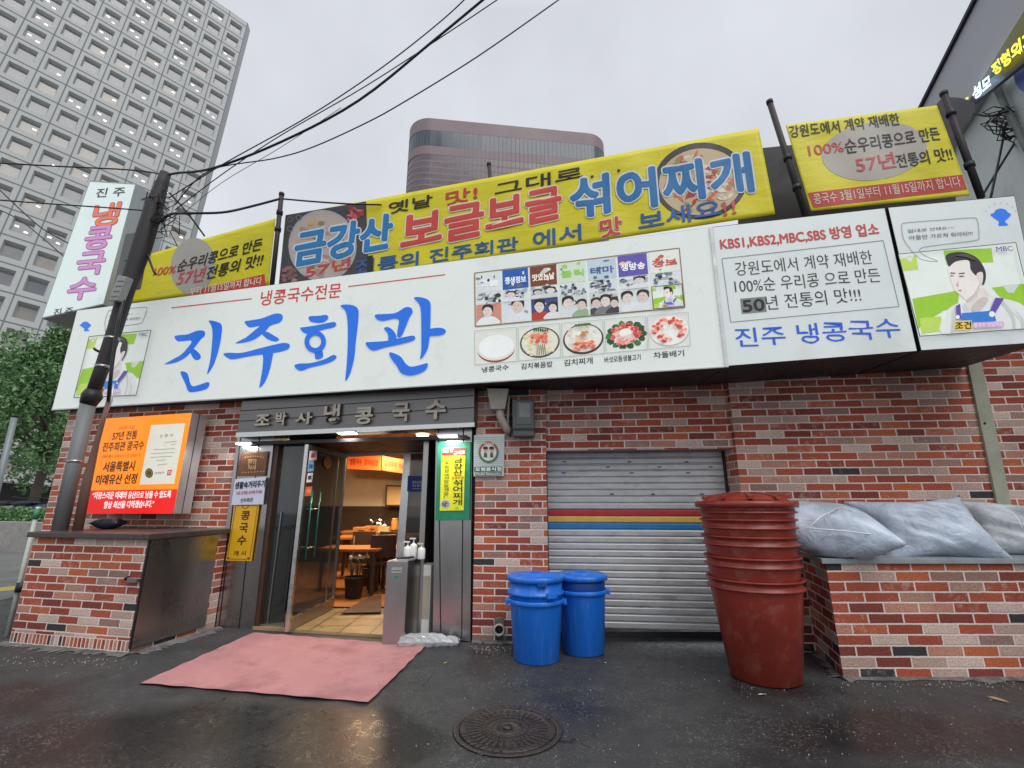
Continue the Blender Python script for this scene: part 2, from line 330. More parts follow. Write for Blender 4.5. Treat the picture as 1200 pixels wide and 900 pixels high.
# ================================================================ materials of the place
m_asph, b_, L_ = newmat('wet_asphalt')
def _asphalt(m, b, L):
    tc = nnode(m, 'ShaderNodeTexCoord'); v = tc.outputs['Object']
    def noise(s, d=6, r=.6):
        n = nnode(m, 'ShaderNodeTexNoise'); n.inputs['Scale'].default_value = s; n.inputs['Detail'].default_value = d; n.inputs['Roughness'].default_value = r; L(v, n.inputs['Vector']); return n.outputs[0]
    def mr(x, a, b_, c, d):
        r = nnode(m, 'ShaderNodeMapRange'); 
        for i, q in enumerate((a, b_, c, d)): r.inputs[i+1].default_value = q
        L(x, r.inputs[0]); return r.outputs[0]
    n0 = noise(.75, 5, .55)
    def pool(c, rad):                                  # a shallow hollow where water stands
        d = nnode(m, 'ShaderNodeVectorMath', operation='DISTANCE'); sxy = nnode(m, 'ShaderNodeVectorMath', operation='MULTIPLY'); sxy.inputs[1].default_value = (1/rad[0], 1/rad[1], 0); L(v, sxy.inputs[0]); L(sxy.outputs[0], d.inputs[0]); d.inputs[1].default_value = (c[0]/rad[0], c[1]/rad[1], 0); return mr(d.outputs['Value'], .55, 1.1, .26, 0)
    acc = n0
    for c, rad in (((-2.1,3.35),(1.7,.55)), ((-.75,3.15),(.42,.42)), ((-4.6,3.9),(1.6,.45)), ((1.2,5.2),(1.2,.35)), ((2.7,3.4),(1.0,.35))):
        ad0 = nnode(m, 'ShaderNodeMath', operation='ADD'); L(acc, ad0.inputs[0]); L(pool(c, rad), ad0.inputs[1]); acc = ad0.outputs[0]
    wet = mr(acc, .47, .68, 0, 1)
    mx = nnode(m, 'ShaderNodeMix', data_type='RGBA'); L(wet, mx.inputs[0]); mx.inputs[6].default_value = (.048,.049,.05,1); mx.inputs[7].default_value = (.018,.0185,.0195,1)
    vo = nnode(m, 'ShaderNodeTexVoronoi'); vo.inputs['Scale'].default_value = 95; L(v, vo.inputs['Vector'])
    sepc = nnode(m, 'ShaderNodeSeparateColor'); L(vo.outputs['Color'], sepc.inputs[0])
    agg = mr(sepc.outputs[0], .80, .98, 0, 1); agg2 = nnode(m, 'ShaderNodeMath', operation='MULTIPLY'); L(agg, agg2.inputs[0]); L(mr(noise(2.2, 3), .40, .62, .0, .7), agg2.inputs[1])
    m2 = nnode(m, 'ShaderNodeMix', data_type='RGBA'); L(agg2.outputs[0], m2.inputs[0]); L(mx.outputs[2], m2.inputs[6]); m2.inputs[7].default_value = (.16,.155,.148,1)
    sc = nnode(m, 'ShaderNodeVectorMath', operation='SCALE'); L(m2.outputs[2], sc.inputs[0]); L(mr(noise(5, 8, .62), .25, .75, .75, 1.25), sc.inputs['Scale'])
    wv = nnode(m, 'ShaderNodeTexNoise'); wv.inputs['Scale'].default_value = 2.5; wv.inputs['Detail'].default_value = 5; L(v, wv.inputs['Vector'])
    wsc = nnode(m, 'ShaderNodeVectorMath', operation='SCALE'); wsc.inputs['Scale'].default_value = .5; L(wv.outputs[1], wsc.inputs[0]); wad = nnode(m, 'ShaderNodeVectorMath', operation='ADD'); L(wsc.outputs[0], wad.inputs[0]); L(v, wad.inputs[1])
    ck = nnode(m, 'ShaderNodeTexVoronoi', feature='DISTANCE_TO_EDGE'); ck.inputs['Scale'].default_value = .8; L(wad.outputs[0], ck.inputs['Vector'])
    cm_ = nnode(m, 'ShaderNodeMath', operation='MULTIPLY'); L(mr(ck.outputs['Distance'], .003, .009, .75, 0), cm_.inputs[0]); L(mr(noise(.9, 3), .5, .58, 0, 1), cm_.inputs[1])
    m3 = nnode(m, 'ShaderNodeMix', data_type='RGBA'); L(cm_.outputs[0], m3.inputs[0]); L(sc.outputs[0], m3.inputs[6]); m3.inputs[7].default_value = (.008,.008,.008,1)
    L(m3.outputs[2], b.inputs['Base Color'])
    rg = nnode(m, 'ShaderNodeMath', operation='ADD'); L(mr(wet, 0, 1, .52, .27), rg.inputs[0]); L(mr(noise(14, 5), .3, .7, -.05, .09), rg.inputs[1]); L(rg.outputs[0], b.inputs['Roughness'])
    bp = nnode(m, 'ShaderNodeBump'); bp.inputs['Distance'].default_value = .006; L(mr(wet, 0, 1, .5, .10), bp.inputs['Strength'])
    ad = nnode(m, 'ShaderNodeMath', operation='ADD'); L(vo.outputs['Distance'], ad.inputs[0]); L(noise(30, 6, .7), ad.inputs[1]); L(ad.outputs[0], bp.inputs['Height'])
    L(bp.outputs[0], b.inputs['Normal'])
_asphalt(m_asph, b_, L_); b_.inputs['Specular IOR Level'].default_value = .36
M_brick = brick(); M_brickR = brick('brick_facing_right', .285, .081); M_brickP = brick('brick_facing_planter', .30, .0838); M_soldier = brick('brick_soldier', .05, .10, soldier=True)
M_steel = P('brushed_steel', (.43,.42,.41), .27, 1, var=.07, scale=2.2, rvar=.07, streak=(1,1,.3))
M_steel2 = P('dull_steel', (.40,.39,.38), .33, 1, var=.07, scale=2.5, rvar=.07, streak=(1,1,.3))
M_steelb = P('bright_steel_edge', (.62,.62,.6), .25, 1)
M_dark = P('dark_metal', (.022,.022,.026), .5, .3, var=.3)
M_black = P('black_plastic', (.012,.012,.014), .45, var=.3)
M_alu = P('aluminium_trim', (.55,.56,.57), .38, .7, var=.15)
M_conc = P('concrete', (.30,.29,.27), .8, var=.25, scale=5, bump=.3, bscale=30, dirt=((.09,.085,.08), 3, .55, .6))
M_slab = P('grey_stone_slab', (.26,.29,.30), .45, var=.2, scale=6, bump=.1, dirt=((.12,.12,.12), 5, .56, .5))
M_slabb = P('brown_stone_slab', (.062,.05,.046), .35, var=.25, scale=7)
M_tile = P('ochre_floor_tile', (.40,.27,.13), .35, var=.18, scale=5)
M_orangefloor = P('orange_wood_floor', (.42,.17,.05), .35, var=.2, scale=4)
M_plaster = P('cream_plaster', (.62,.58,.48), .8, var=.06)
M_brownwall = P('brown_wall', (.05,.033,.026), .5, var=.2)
M_ceil = P('dim_ceiling', (.35,.26,.16), .8)
M_wood = P('orange_wood', (.42,.15,.035), .35, var=.2, scale=5, streak=(6,.6,1))
M_woodd = P('dark_wood', (.06,.03,.018), .45, var=.25)
M_white = P('white_plastic', (.72,.72,.70), .4, var=.06)
M_pink = P('pink_carpet', (.47,.22,.225), .8, var=.14, scale=3, bump=.25, bscale=160, dirt=((.27,.115,.12), 1.7, .50, .75), spec=.3)
M_roof = P('dark_roof_sheet', (.018,.018,.022), .6, var=.35, scale=3)
m_glass, b_, L_ = newmat('tinted_door_glass')
b_.inputs['Base Color'].default_value = (.03,.035,.035,1); b_.inputs['Roughness'].default_value = .06; b_.inputs['Alpha'].default_value = .72; b_.inputs['Specular IOR Level'].default_value = .9; b_.inputs['Coat Weight'].default_value = .6
M_glass = m_glass
# ================================================================ planes measured in the photograph
YW = lambda x: 5.43 - (math.tan(R_(11.5)) if x < -.42 else math.tan(R_(6)))*(x+.42)      # plan of the facade, a slight bend at the pillar
WALLL = Plane((-.42, 5.43, 0), 11.5); WALLR = Plane((-.42, 5.43, 0), 6)
SIGN1 = Plane(at(600, 446, 4.93), 14.14)
SIGN2 = Plane(SIGN1.pt(842, 348), 8); SIGN3 = Plane(SIGN2.pt(1057, 330), 6)
BAN = Plane(SIGN1.p0 - SIGN1.n*.35, 14.14); BANR = Plane(SIGN2.pt(950, 240) - SIGN2.n*.35, 10)
# ================================================================ ground, street
g = MB()
n = 60
def _gz(x, y): return 0.0
g.face([(-260,-40,0),(260,-40,0),(260,420,0),(-260,420,0)], m_asph)
build(g, 'ground', kind='structure')
# side street left of the house
M_road = P('street_asphalt', (.16,.165,.16), .35, var=.15, scale=1.2, bump=.1)
M_pave = P('street_paving', (.33,.33,.31), .6, var=.12, scale=2)
r = MB(); r.face([(-40,6.2,.004),(-7.4,6.2,.004),(-9.0,14,.004),(-40,18,.004)], M_road); build(r, 'road', kind='structure')
r = MB(); r.slab([(-40,18.2,.14),(-11.5,14.6,.14),(-14,30,.14),(-60,42,.14)], (0,0,-.14), M_pave); build(r, 'pavement', kind='structure')
# cement skirt along the foot of the walls
M_cem = P('cement_skirt', (.15,.147,.14), .7, var=.4, scale=9, bump=.6, bscale=22, dirt=((.05,.05,.05), 6, .46, .9))
def skirt(pts, wd, name='cement_footing'):
    b = MB(); N = 40
    P0 = [np.array(p, float) for p in pts]
    segs = []
    for a, c in zip(P0[:-1], P0[1:]):
        for i in range(N): segs.append(a+(c-a)*i/N)
    segs.append(P0[-1]); outp = []
    for i, p in enumerate(segs):
        t = segs[min(i+1,len(segs)-1)]-segs[max(i-1,0)]; t /= np.linalg.norm(t)+1e-9; nrm = np.array([t[1], -t[0]])
        outp.append(p+nrm*(wd*(.3+.8*random.random())))
    for i in range(len(segs)-1):
        a, c, d, e = segs[i], segs[i+1], outp[i+1], outp[i]
        b.face([(*e,.004),(*d,.004),(*c,.022),(*a,.022)], M_cem)
    return build(b, name, kind='structure')
skirt([(-5.3,5.38),(-3.68,5.02)], .16); skirt([(-3.66,5.02),(-3.42,5.98)], .16)
skirt([(-.42,5.43),(.39,5.35)], .1); skirt([(2.74,4.36),(6.5,4.36)], .12); skirt([(3.0,5.1),(2.74,4.36)], .07)
# ================================================================ the restaurant house
zt = 3.95
house = thing('restaurant_building', 'single storey red brick restaurant with steel framed entrance and roller shutter', 'building', (-.42, 5.6, 0))
def bw(mb, A, B, z0, z1, u0=0., mat=None):
    A = np.array(A, float); B = np.array(B, float); l = np.linalg.norm(B-A)
    mb.face([(*A,z0),(*B,z0),(*B,z1),(*A,z1)], mat or M_brick, uv=[(u0,z0),(u0+l,z0),(u0+l,z1),(u0,z1)])
wx = lambda x: (x, YW(x))
b = MB(); bw(b, wx(-6.42), wx(-3.56), 0, zt); bw(b, (-6.42, YW(-6.42)+6), wx(-6.42), 0, zt); build(b, 'brick_wall', house)
b = MB(); bw(b, wx(-.42), wx(.39), 0, zt, .03); bw(b, wx(.39), (.39, YW(.39)+.45), 0, 2.3, .84); build(b, 'brick_wall', house)
xs1 = at(868, 575, YW(2.4))[0]
zl = at(750, 527, YW(1.4)+.06)[2]
b = MB(); off = .06; bw(b, (.39, YW(.39)+off), (xs1, YW(xs1)+off), zl, zt, .1, M_brickR)
b.face([(.39, YW(.39)+off, zl), (.39, YW(.39)+.45, zl), (xs1, YW(xs1)+.45, zl), (xs1, YW(xs1)+off, zl)], M_conc); build(b, 'brick_wall', house)
b = MB(); bw(b, wx(xs1), wx(9.0), 0, zt, .05, M_brickR); bw(b, (xs1, YW(xs1)+.45), wx(xs1), 0, zt, .2, M_brickR); build(b, 'brick_wall', house)
# plastic conduit cover strip on the right wall
b = MB(); M_strip = P('grey_green_trim', (.36,.36,.28), .6, var=.2, dirt=((.12,.1,.08), 8, .6, .6))
q = [WALLR.pt(u, v) for u, v in ((1168,600),(1184,600),(1146,418),(1130,418))]; b.slab([p+WALLR.n*.03 for p in q], -WALLR.n*.027, M_strip); 
pc = WALLR.pt(1154, 496, .032); b.lathe([(.012,0),(.012,.004)], pc, M_dark, 10, rot=np.array([[1,0,0],[0,0,-1],[0,1,0]])); build(b, 'trim_strip', house, label='grey green vertical cover strip on the right brick wall')
# roof
b = MB(); b.slab([(-6.42,YW(-6.42)+.05,zt),(-.42,5.48,zt),(9,YW(9)+.05,zt),(9,13,zt),(-6.42,13,zt)], (0,0,.18), M_roof); build(b, 'roof', house)
# roller shutter
shp = Plane((0, YW(.39)+.34, 0), 6); YS = lambda x: YW(x)+.34
zb = at(740, 737, YS(1.4))[2]; slat = .074; x0, x1 = .36, xs1+.03
M_slat = P('galvanised_slat', (.52,.525,.53), .45, .35, var=.22, scale=3.5, streak=(1.2,1,4), dirt=((.14,.135,.13), 2.2, .56, .6), bump=.05)
M_sr, M_sy, M_sb = P('red_slat', (.46,.03,.04), .45, var=.2, scale=5), P('yellow_slat', (.74,.46,.10), .45, var=.15, scale=5), P('blue_slat', (.02,.20,.50), .45, var=.15, scale=5)
b = MB(); k = 0; z = zb
zs = [at(740, y, YS(1.4))[2] for y in (616, 608, 600)]
while z < zl+.1:
    mt = M_slat; zc = z+slat/2
    if abs(zc-(zs[0]-.02)) < slat*.5: mt = M_sb
    elif abs(zc-(zs[0]-.02+slat)) < slat*.5: mt = M_sy
    elif abs(zc-(zs[0]-.02+2*slat)) < slat*.5: mt = M_sr
    pr = [(0,.0),(.004,.012),(.012,.016),(.055,.016),(.066,.010),(.070,.0),(.074,.0)]
    for (h0,d0),(h1,d1) in zip(pr[:-1], pr[1:]):
        b.face([(x0,YS(x0)-d0,z+h0),(x1,YS(x1)-d0,z+h0),(x1,YS(x1)-d1,z+h1),(x0,YS(x0)-d1,z+h1)], mt if h0 < .0705 else M_dark)
    z += slat; k += 1
for row, y in enumerate((541, 547, 554, 579)):                 # worn slots of the upper slats
    for u in (662, 715, 742, 770, 802, 828)[row%2::2]:
        p = shp.pt(u+random.uniform(-6,6), y, .0); p[1] = YS(p[0])-.019; b.obox(p, (.022,0,0), (0,.002,0), (0,0,.006), M_black)
build(b, 'roller_shutter', house, label='galvanised roller shutter with red, yellow and blue stripe')
b = MB(); b.box((x0, YS(x0)-.1, 0.002), (x1, YS(x0)+.35, zb-.03), M_dark); build(b, 'shutter_sill', house)
for xx in (x0+.02, x1-.05): b = MB(); b.box((xx, YS(xx)-.06, zb), (xx+.04, YS(xx)-.02, zl), M_dark); build(b, 'shutter_rail', house)
# dark board behind the signs, right of the long banner
b = MB(); PB = Plane(SIGN2.p0 - SIGN2.n*1.0, 10)
b.slab([PB.pt(u, v) for u, v in ((868,300),(1120,262),(1120,150),(868,176))], -PB.n*.12, M_roof); build(b, 'parapet_board', house)
# steel pillars
def panel(mb, q, pl, off, dep, mat): mb.slab([pl.pt(u, v, off) for u, v in q], -pl.n*dep, mat)
b = MB(); panel(b, [(507,744),(551,752),(553,500),(511,500)], WALLL, .02, .3, M_steel)
for u0, u1 in ((516.5,513.5),(541,543)): panel(b, [(u0-.7,747),(u0+.7,747),(u1+.7,500),(u1-.7,500)], WALLL, .022, .01, M_black)
build(b, 'steel_pillar', house)
b = MB(); panel(b, [(249,738),(297,741),(322,505),(279,505)], WALLL, .02, .3, M_steel)
for u0, u1 in ((256,283),(279.5,305)): panel(b, [(u0-.7,739),(u0+.7,739),(u1+.7,505),(u1-.7,505)], WALLL, .022, .01, M_black)
build(b, 'steel_pillar', house)
# lintel box with raised letters
TR = Plane(WALLL.p0 + WALLL.n*.16, 11.5)
b = MB(); panel(b, [(277,512),(555,499),(556,452),(284,470)], TR, 0, .3, P('lintel_steel', (.20,.195,.19), .42, .9, var=.25, scale=4, streak=(.5,.5,6)))
panel(b, [(276,512.5),(556,500),(556,495),(276.5,507)], TR, .012, .02, M_steelb)
for y0, y1 in ((481,463),(493,477)): panel(b, [(281,y0+1),(555,y1+1),(555,y1),(281,y0)], TR, .004, .01, M_black)
tr = build(b, 'entrance_lintel', house)
M_let = P('weathered_raised_letter', (.42,.39,.32), .5, .3, var=.25, scale=14, dirt=((.1,.09,.07), 9, .55, .6))
for ch, x0_, x1_, yb0, h in (('조',298,315,499,13),('박',322,334,498.5,15),('사',345,365,497.5,14),('냉',378,397,497,23),('콩',415,436,497.5,20),('국',459,479,494.5,22),('수',498,522,492,23)):
    lettering(ch, tq(x0_, yb0, x1_, yb0-(x1_-x0_)*.055, h), TR, .004, M_let, tr, name='raised_letter', bold=.03, extr=.035)
# entrance recess: soffit, side walls, threshold, ceiling and room behind
xl, xr = -2.98, -.9
b = MB(); zsf = at(400, 522, 5.6)[2]
b.slab([(xl-.42,YW(xl-.42)-.1,zsf+.05),(xr+.38,YW(xr+.38)-.1,zsf+.05),(xr+.38,6.9,zsf+.05),(xl-.42,6.9,zsf+.05)], (0,0,.04), M_dark)
build(b, 'entrance_soffit', house)
b = MB(); b.slab([(-3.0,5.92,.03),(-1.02,5.50,.03),(-1.02,6.9,.03),(-3.0,6.9,.03)], (0,0,-.03), M_tile)
for i in range(1, 6): b.face([(-3.0+.36*i,5.6,.0345),(-2.992+.36*i,5.6,.0345),(-2.992+.36*i,6.88,.0345),(-3.0+.36*i,6.88,.0345)], M_woodd)
for i in range(1, 4): b.face([(-2.98,5.62+.33*i,.0347),(-1.05,5.62+.33*i,.0347),(-1.05,5.628+.33*i,.0347),(-2.98,5.628+.33*i,.0347)], M_woodd)
build(b, 'threshold_tiles', house)
b = MB(); b.face([(-6.2,6.9,.05),(.9,6.9,.05),(.9,11.6,.05),(-6.2,11.6,.05)], M_orangefloor); b.face([(-6.2,6.9,.0),(.9,6.9,.0),(.9,6.9,.05),(-6.2,6.9,.05)], M_dark); build(b, 'room_floor', house)
zc = 2.62
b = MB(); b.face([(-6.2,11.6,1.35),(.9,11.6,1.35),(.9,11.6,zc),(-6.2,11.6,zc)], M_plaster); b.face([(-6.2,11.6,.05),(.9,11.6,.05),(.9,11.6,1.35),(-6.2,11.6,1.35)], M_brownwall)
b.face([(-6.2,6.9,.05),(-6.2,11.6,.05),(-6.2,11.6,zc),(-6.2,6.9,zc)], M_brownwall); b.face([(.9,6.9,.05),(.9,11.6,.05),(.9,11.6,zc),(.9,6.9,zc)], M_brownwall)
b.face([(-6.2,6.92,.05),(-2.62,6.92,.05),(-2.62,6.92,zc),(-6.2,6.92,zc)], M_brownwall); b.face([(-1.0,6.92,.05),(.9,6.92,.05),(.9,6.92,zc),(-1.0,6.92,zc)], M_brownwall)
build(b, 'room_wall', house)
b = MB(); b.face([(-6.2,6.9,zc),(.9,6.9,zc),(.9,11.6,zc),(-6.2,11.6,zc)], M_ceil); build(b, 'room_ceiling', house)
b = MB(); b.box((-1.06,5.6,.02),(-1.0,6.88,zsf+.1), M_steel2); build(b, 'entrance_side_wall', house); b = MB(); b.box((-3.06,6.0,.02),(-3.0,6.88,zsf+.1), M_steel2); build(b, 'entrance_side_wall', house)
DF = Plane((0,6.86,0), 0)
b = MB()
panel(b, [(460,700),(470,700),(482,524),(474,524)], DF, .0, .05, M_steelb); panel(b, [(499,700),(506,700),(512,524),(505,524)], DF, .0, .05, M_steel2)
panel(b, [(396,536),(512,530),(512,523),(396,529)], DF, .002, .05, M_steel2); build(b, 'door_frame', house)
b = MB(); panel(b, [(470,700),(500,700),(505,530),(481,530)], DF, -.012, .012, M_glass); build(b, 'glass_panel', house)
# fixed glass panel left of the open door, in the wall plane
b = MB(); panel(b, [(301,737),(331,735),(358,520),(325,520)], WALLL, -.05, .012, M_glass); gp = build(b, 'glass_panel', house)
b = MB(); panel(b, [(297,741),(302,741),(327,520),(322,520)], WALLL, 0, .06, M_woodd); panel(b, [(311,740),(312.4,740),(330,600),(329,600)], WALLL, -.03, .015, M_steel2); panel(b, [(299,740),(332,737),(334,729),(300,732)], WALLL, -.02, .06, M_steel2); build(b, 'panel_frame', gp)
# open glass door leaf, standing square to the wall
LP1, LP2 = np.array([-2.49,5.66,.03]), np.array([-2.43,6.86,.03])
LEAF = Plane(LP1, n=np.cross(LP2-LP1, (0,0,1)))
zd = zsf+.02
b = MB(); nn = LEAF.n*.012
lp = lambda t, z: np.array([*(LP1+(LP2-LP1)*t)[:2], z])
def bar(mb, t0, t1, z0, z1, mat, th=.022): mb.slab([lp(t0,z0)+LEAF.n*th, lp(t1,z0)+LEAF.n*th, lp(t1,z1)+LEAF.n*th, lp(t0,z1)+LEAF.n*th], -LEAF.n*2*th, mat)
bar(b, .03, .97, .16, zd-.05, M_glass, .006); leaf = build(b, 'glass_door', house, label='dark tinted glass door leaf standing open')
b = MB(); bar(b, 0, .035, .04, zd, M_steelb); bar(b, .965, 1, .04, zd, M_steel2); bar(b, .035, .965, .04, .17, M_steel2, .02); bar(b, .035, .965, .165, .18, M_steelb, .024); bar(b, .035, .965, zd-.05, zd, M_steel2); bar(b, .78, .80, .18, zd-.05, M_steel2, .012); build(b, 'door_frame', leaf)
b = MB(); M_green = P('green_glass_handle', (.02,.16,.12), .15, .4); hz0, hz1 = LEAF.pt(352, 655)[2], LEAF.pt(366, 575)[2]
for t in (.12, .30): b.tube([lp(t,hz0)+LEAF.n*.06, lp(t,hz1)+LEAF.n*.06], .011, M_green)
for z in (hz0+.12, hz0+(hz1-hz0)*.72): b.tube([lp(.12,z)+LEAF.n*.06, lp(.30,z)+LEAF.n*.06], .010, M_steelb); b.tube([lp(.2,z)+LEAF.n*.06, lp(.2,z)+LEAF.n*.006], .010, M_steelb)
build(b, 'handle', leaf)
for q, c, c2 in (([(361,540),(371,539),(372,528),(363,528)],(205,190,190),(180,60,60)),([(360,553),(367.5,552),(368,540),(361.5,540.5)],(120,170,205),(60,90,150)),([(359,565.5),(365.5,565),(367,554),(360.5,554.5)],(215,215,220),(50,60,80)),([(357,581.5),(364.5,581),(366,570),(358.5,570.5)],(225,95,50),(240,150,110))):
    b = MB(); b.poly(q, LEAF, .009, ink(c)); cx, cy = np.mean(q, 0); b.poly([(cx-2,cy+2.5),(cx+2,cy+2.2),(cx+2.2,cy-2.5),(cx-1.8,cy-2.3)], LEAF, .011, ink(c2)); build(b, 'sticker', leaf)
b = MB(); b.ell(384, 542, 4.6, 7.2, LEAF, .02, P('mirror', (.6,.62,.62), .05, 1)); build(b, 'round_mirror', leaf)
# interior lamps (real lamps of the room)
def area(name, loc, size, e, col, rot=(0,0,0)):
    l = bpy.data.lights.new(name, 'AREA'); l.energy = e; l.size = size; l.color = col
    o = bpy.data.objects.new(name, l); o.location = loc; o.rotation_euler = rot; COL.objects.link(o)
for x, y in ((-3.4,8.3),(-1.6,8.3),(-2.6,10.2)):
    area('room_lamp_light', (x, y, zc-.1), .5, 62, (1,.72,.42))
    t = MB(); t.lathe([(.07,0),(.11,.02),(.11,.05)], (x, y, zc-.055), glow('room_lamp_glass', (1,.8,.55), 6), 20)
    build(t, 'ceiling_lamp', None, 'round ceiling lamp %s inside the restaurant' % ('above the left table' if x < -3 else 'nearest the doorway on the right' if x > -2 else 'at the back of the room'), 'ceiling lamp', 'lamps in the dining room', loc=(x, y, zc))
area('entrance_light', (-1.9, 6.1, zsf+.1), .5, 10, (1,.86,.62))
for (u, v, Y), lb in (((288,520.5,5.98),'small lit entrance light above the brown plate'),((407,508,5.62),'small lit entrance light under the raised letters'),((525,511.5,5.35),'small lit entrance light above the green banner')):
    p = at(u, v, Y); t = thing('entrance_light', lb, 'light', p, 'lights of the entrance')
    b = MB(); b.obox(p+np.array((0,0,.016)), (.12,-.02,0), (0,.08,0), (0,0,.012), M_alu); build(b, 'housing', t)
    b = MB(); b.obox(p+np.array((0,0,.0)), (.105,-.018,0), (0,.065,0), (0,0,.004), glow('lamp_panel', (1,.99,.94), 14)); build(b, 'diffuser', t)
    area('lamp_light', p+np.array((0,0,-.03)), .15, 5, (1,.96,.88))
# ================================================================ signboards
EM = .19
M_face = P('backlit_white_face', lin((224,231,225)), .3, var=.03, scale=1.5, emit=EM, dirt=(lin((190,196,190)), 1.4, .56, .5))
M_face2 = P('backlit_white_face', lin((222,230,228)), .3, var=.03, scale=1.5, emit=.10, dirt=(lin((190,196,190)), 1.1, .52, .5))
def lit(c, e=.25): return ink(c, emit=e, rough=.35)
BLUE, RED, BLK = (24,112,226), (196,52,40), (34,34,40)
def back_to_wall(p, cap=9.): return np.array([p[0], min(YW(p[0])-.004, p[1]+cap), p[2]])
def signbox(name, quad, pl, label, cat, face, trim=.9, rim=M_dark, depth=None, group=None):
    root = thing(name, label, cat, pl.pt(*quad[0]), group); Q = [pl.pt(*q) for q in quad]
    B = [back_to_wall(p) if depth is None else p-pl.n*depth for p in Q]
    b = MB(); b.face(B[::-1], M_dark)
    for i in range(4):
        j = (i+1) % 4; b.face([Q[j], Q[i], B[i], B[j]], rim)
    c = np.mean(Q, 0); inn = [p+(c-p)/np.linalg.norm(c-p)*.05 for p in Q]
    for i in range(4):
        j = (i+1) % 4; b.face([Q[i], Q[j], inn[j], inn[i]], rim)
    build(b, 'box', root)
    b = MB(); qi = [np.array(q) for q in quad]; cc = np.mean(qi, 0)
    fq = [q+(cc-q)/np.linalg.norm(cc-q)*trim for q in qi]
    b.slab([pl.pt(*q, .004) for q in fq], -pl.n*.01, face); build(b, 'face', root)
    return root
QS1 = [(60,480.5),(851,429.5),(832,266.5),(89.5,364)]
s1 = signbox('main_signboard', QS1, SIGN1, 'long white backlit signboard with huge blue brush lettering over the entrance', 'signboard', M_face)
# frame strip between the panels
b = MB(); b.slab([SIGN1.pt(u, v, .02) for u, v in ((850,430),(854,430),(835,266),(831,266))], -SIGN1.n*.03, M_steelb)
b.slab([SIGN1.pt(u, v, .012) for u, v in ((60,480.8),(851,430.3),(851,429),(60,479.4))], -SIGN1.n*.03, M_alu)
build(b, 'trim', s1)
Z = lambda pts: zo(pts, 3, 160, 300)
STROKES = [
 [(133,283),(150,278),(180,275),(215,262),(238,264),(240,280),(226,293),(204,322),(176,354),(140,374),(98,381),(130,362),(162,342),(194,300),(160,300),(143,299)],
 [(186,320),(204,328),(224,347),(223,362),(206,365),(192,346)],
 [(254,227),(282,231),(300,245),(297,290),(286,340),(270,385),(248,416),(258,370),(264,320),(267,270),(262,243)],
 [(154,408),(176,410),(184,427),(188,445),(198,458),(222,452),(252,443),(255,456),(240,470),(195,479),(180,472),(172,450)],
 [(380,230),(400,226),(440,219),(484,203),(508,204),(514,217),(503,234),(470,245),(455,262),(420,290),(385,303),(348,306),(386,285),(416,260),(432,246),(400,251),(386,242)],
 [(438,268),(458,266),(484,280),(501,292),(490,300),(468,296),(450,284)],
 [(305,345),(322,340),(370,340),(430,325),(482,312),(520,305),(538,312),(534,326),(508,336),(478,341),(400,352),(340,363),(320,358)],
 [(443,332),(478,332),(475,370),(465,410),(450,445),(432,463),(435,440),(442,400),(445,360)],
 [(608,212),(640,210),(668,207),(673,220),(652,234),(616,232),(606,222)],
 [(575,253),(596,249),(640,242),(690,232),(702,238),(694,250),(660,258),(610,272),(589,270)],
 [(628,335),(652,333),(654,356),(630,362)],
 [(555,385),(572,378),(612,376),(660,363),(690,348),(703,353),(694,366),(664,379),(610,392),(580,403),(564,398)],
 [(717,174),(750,171),(778,185),(779,230),(771,300),(765,360),(750,415),(734,438),(738,390),(742,320),(742,240),(735,195)],
 [(838,207),(862,204),(910,200),(945,180),(966,183),(970,198),(960,215),(946,250),(935,275),(924,286),(916,279),(919,252),(922,226),(905,220),(866,228),(845,222)],
 [(870,254),(886,250),(905,265),(914,286),(906,302),(886,303),(884,275)],
 [(805,305),(826,302),(880,298),(940,285),(974,280),(976,295),(930,309),(870,322),(836,332),(817,325)],
 [(975,147),(1000,145),(1030,159),(1034,200),(1031,270),(1025,320),(1010,350),(997,361),(1001,330),(1001,270),(1000,200),(993,168)],
 [(1022,260),(1055,252),(1080,255),(1087,267),(1070,278),(1035,281),(1022,283)],
 [(888,340),(906,342),(930,355),(946,378),(966,389),(1000,382),(1023,377),(1020,395),(1000,410),(962,420),(930,411),(914,385),(896,362)]]
mb = MB()
for i, s in enumerate(STROKES): mb.poly(Z(smooth_loop(s, 4)), SIGN1, .006+.0005*i, lit(BLUE, .18))
rc = [(628+d*math.cos(t), 301+d*.98*math.sin(t)) for d in (36.,) for t in np.linspace(0, 2*math.pi, 40, endpoint=False)]
cx_, cy_ = zo([(628,301)], 3, 160, 300)[0]; mb.ring(cx_, cy_, 12.6, 13.2, 5.6, SIGN1, .016, lit(BLUE, .18))
build(mb, 'lettering', s1, label='huge blue brush lettering')
mb = MB(); put(mb, '냉콩국수전문', tq(304,358.6,399,348.6,17.5), SIGN1, .008, lit(RED, .2), bold=.01)
mb.line([(200.7,360.7),(295,350)], 1.1, SIGN1, .008, lit(RED, .2)); mb.line([(408,335.7),(521.7,321.7)], 1.1, SIGN1, .008, lit(RED, .2)); build(mb, 'lettering', s1, label='small red lettering between two thin red lines')
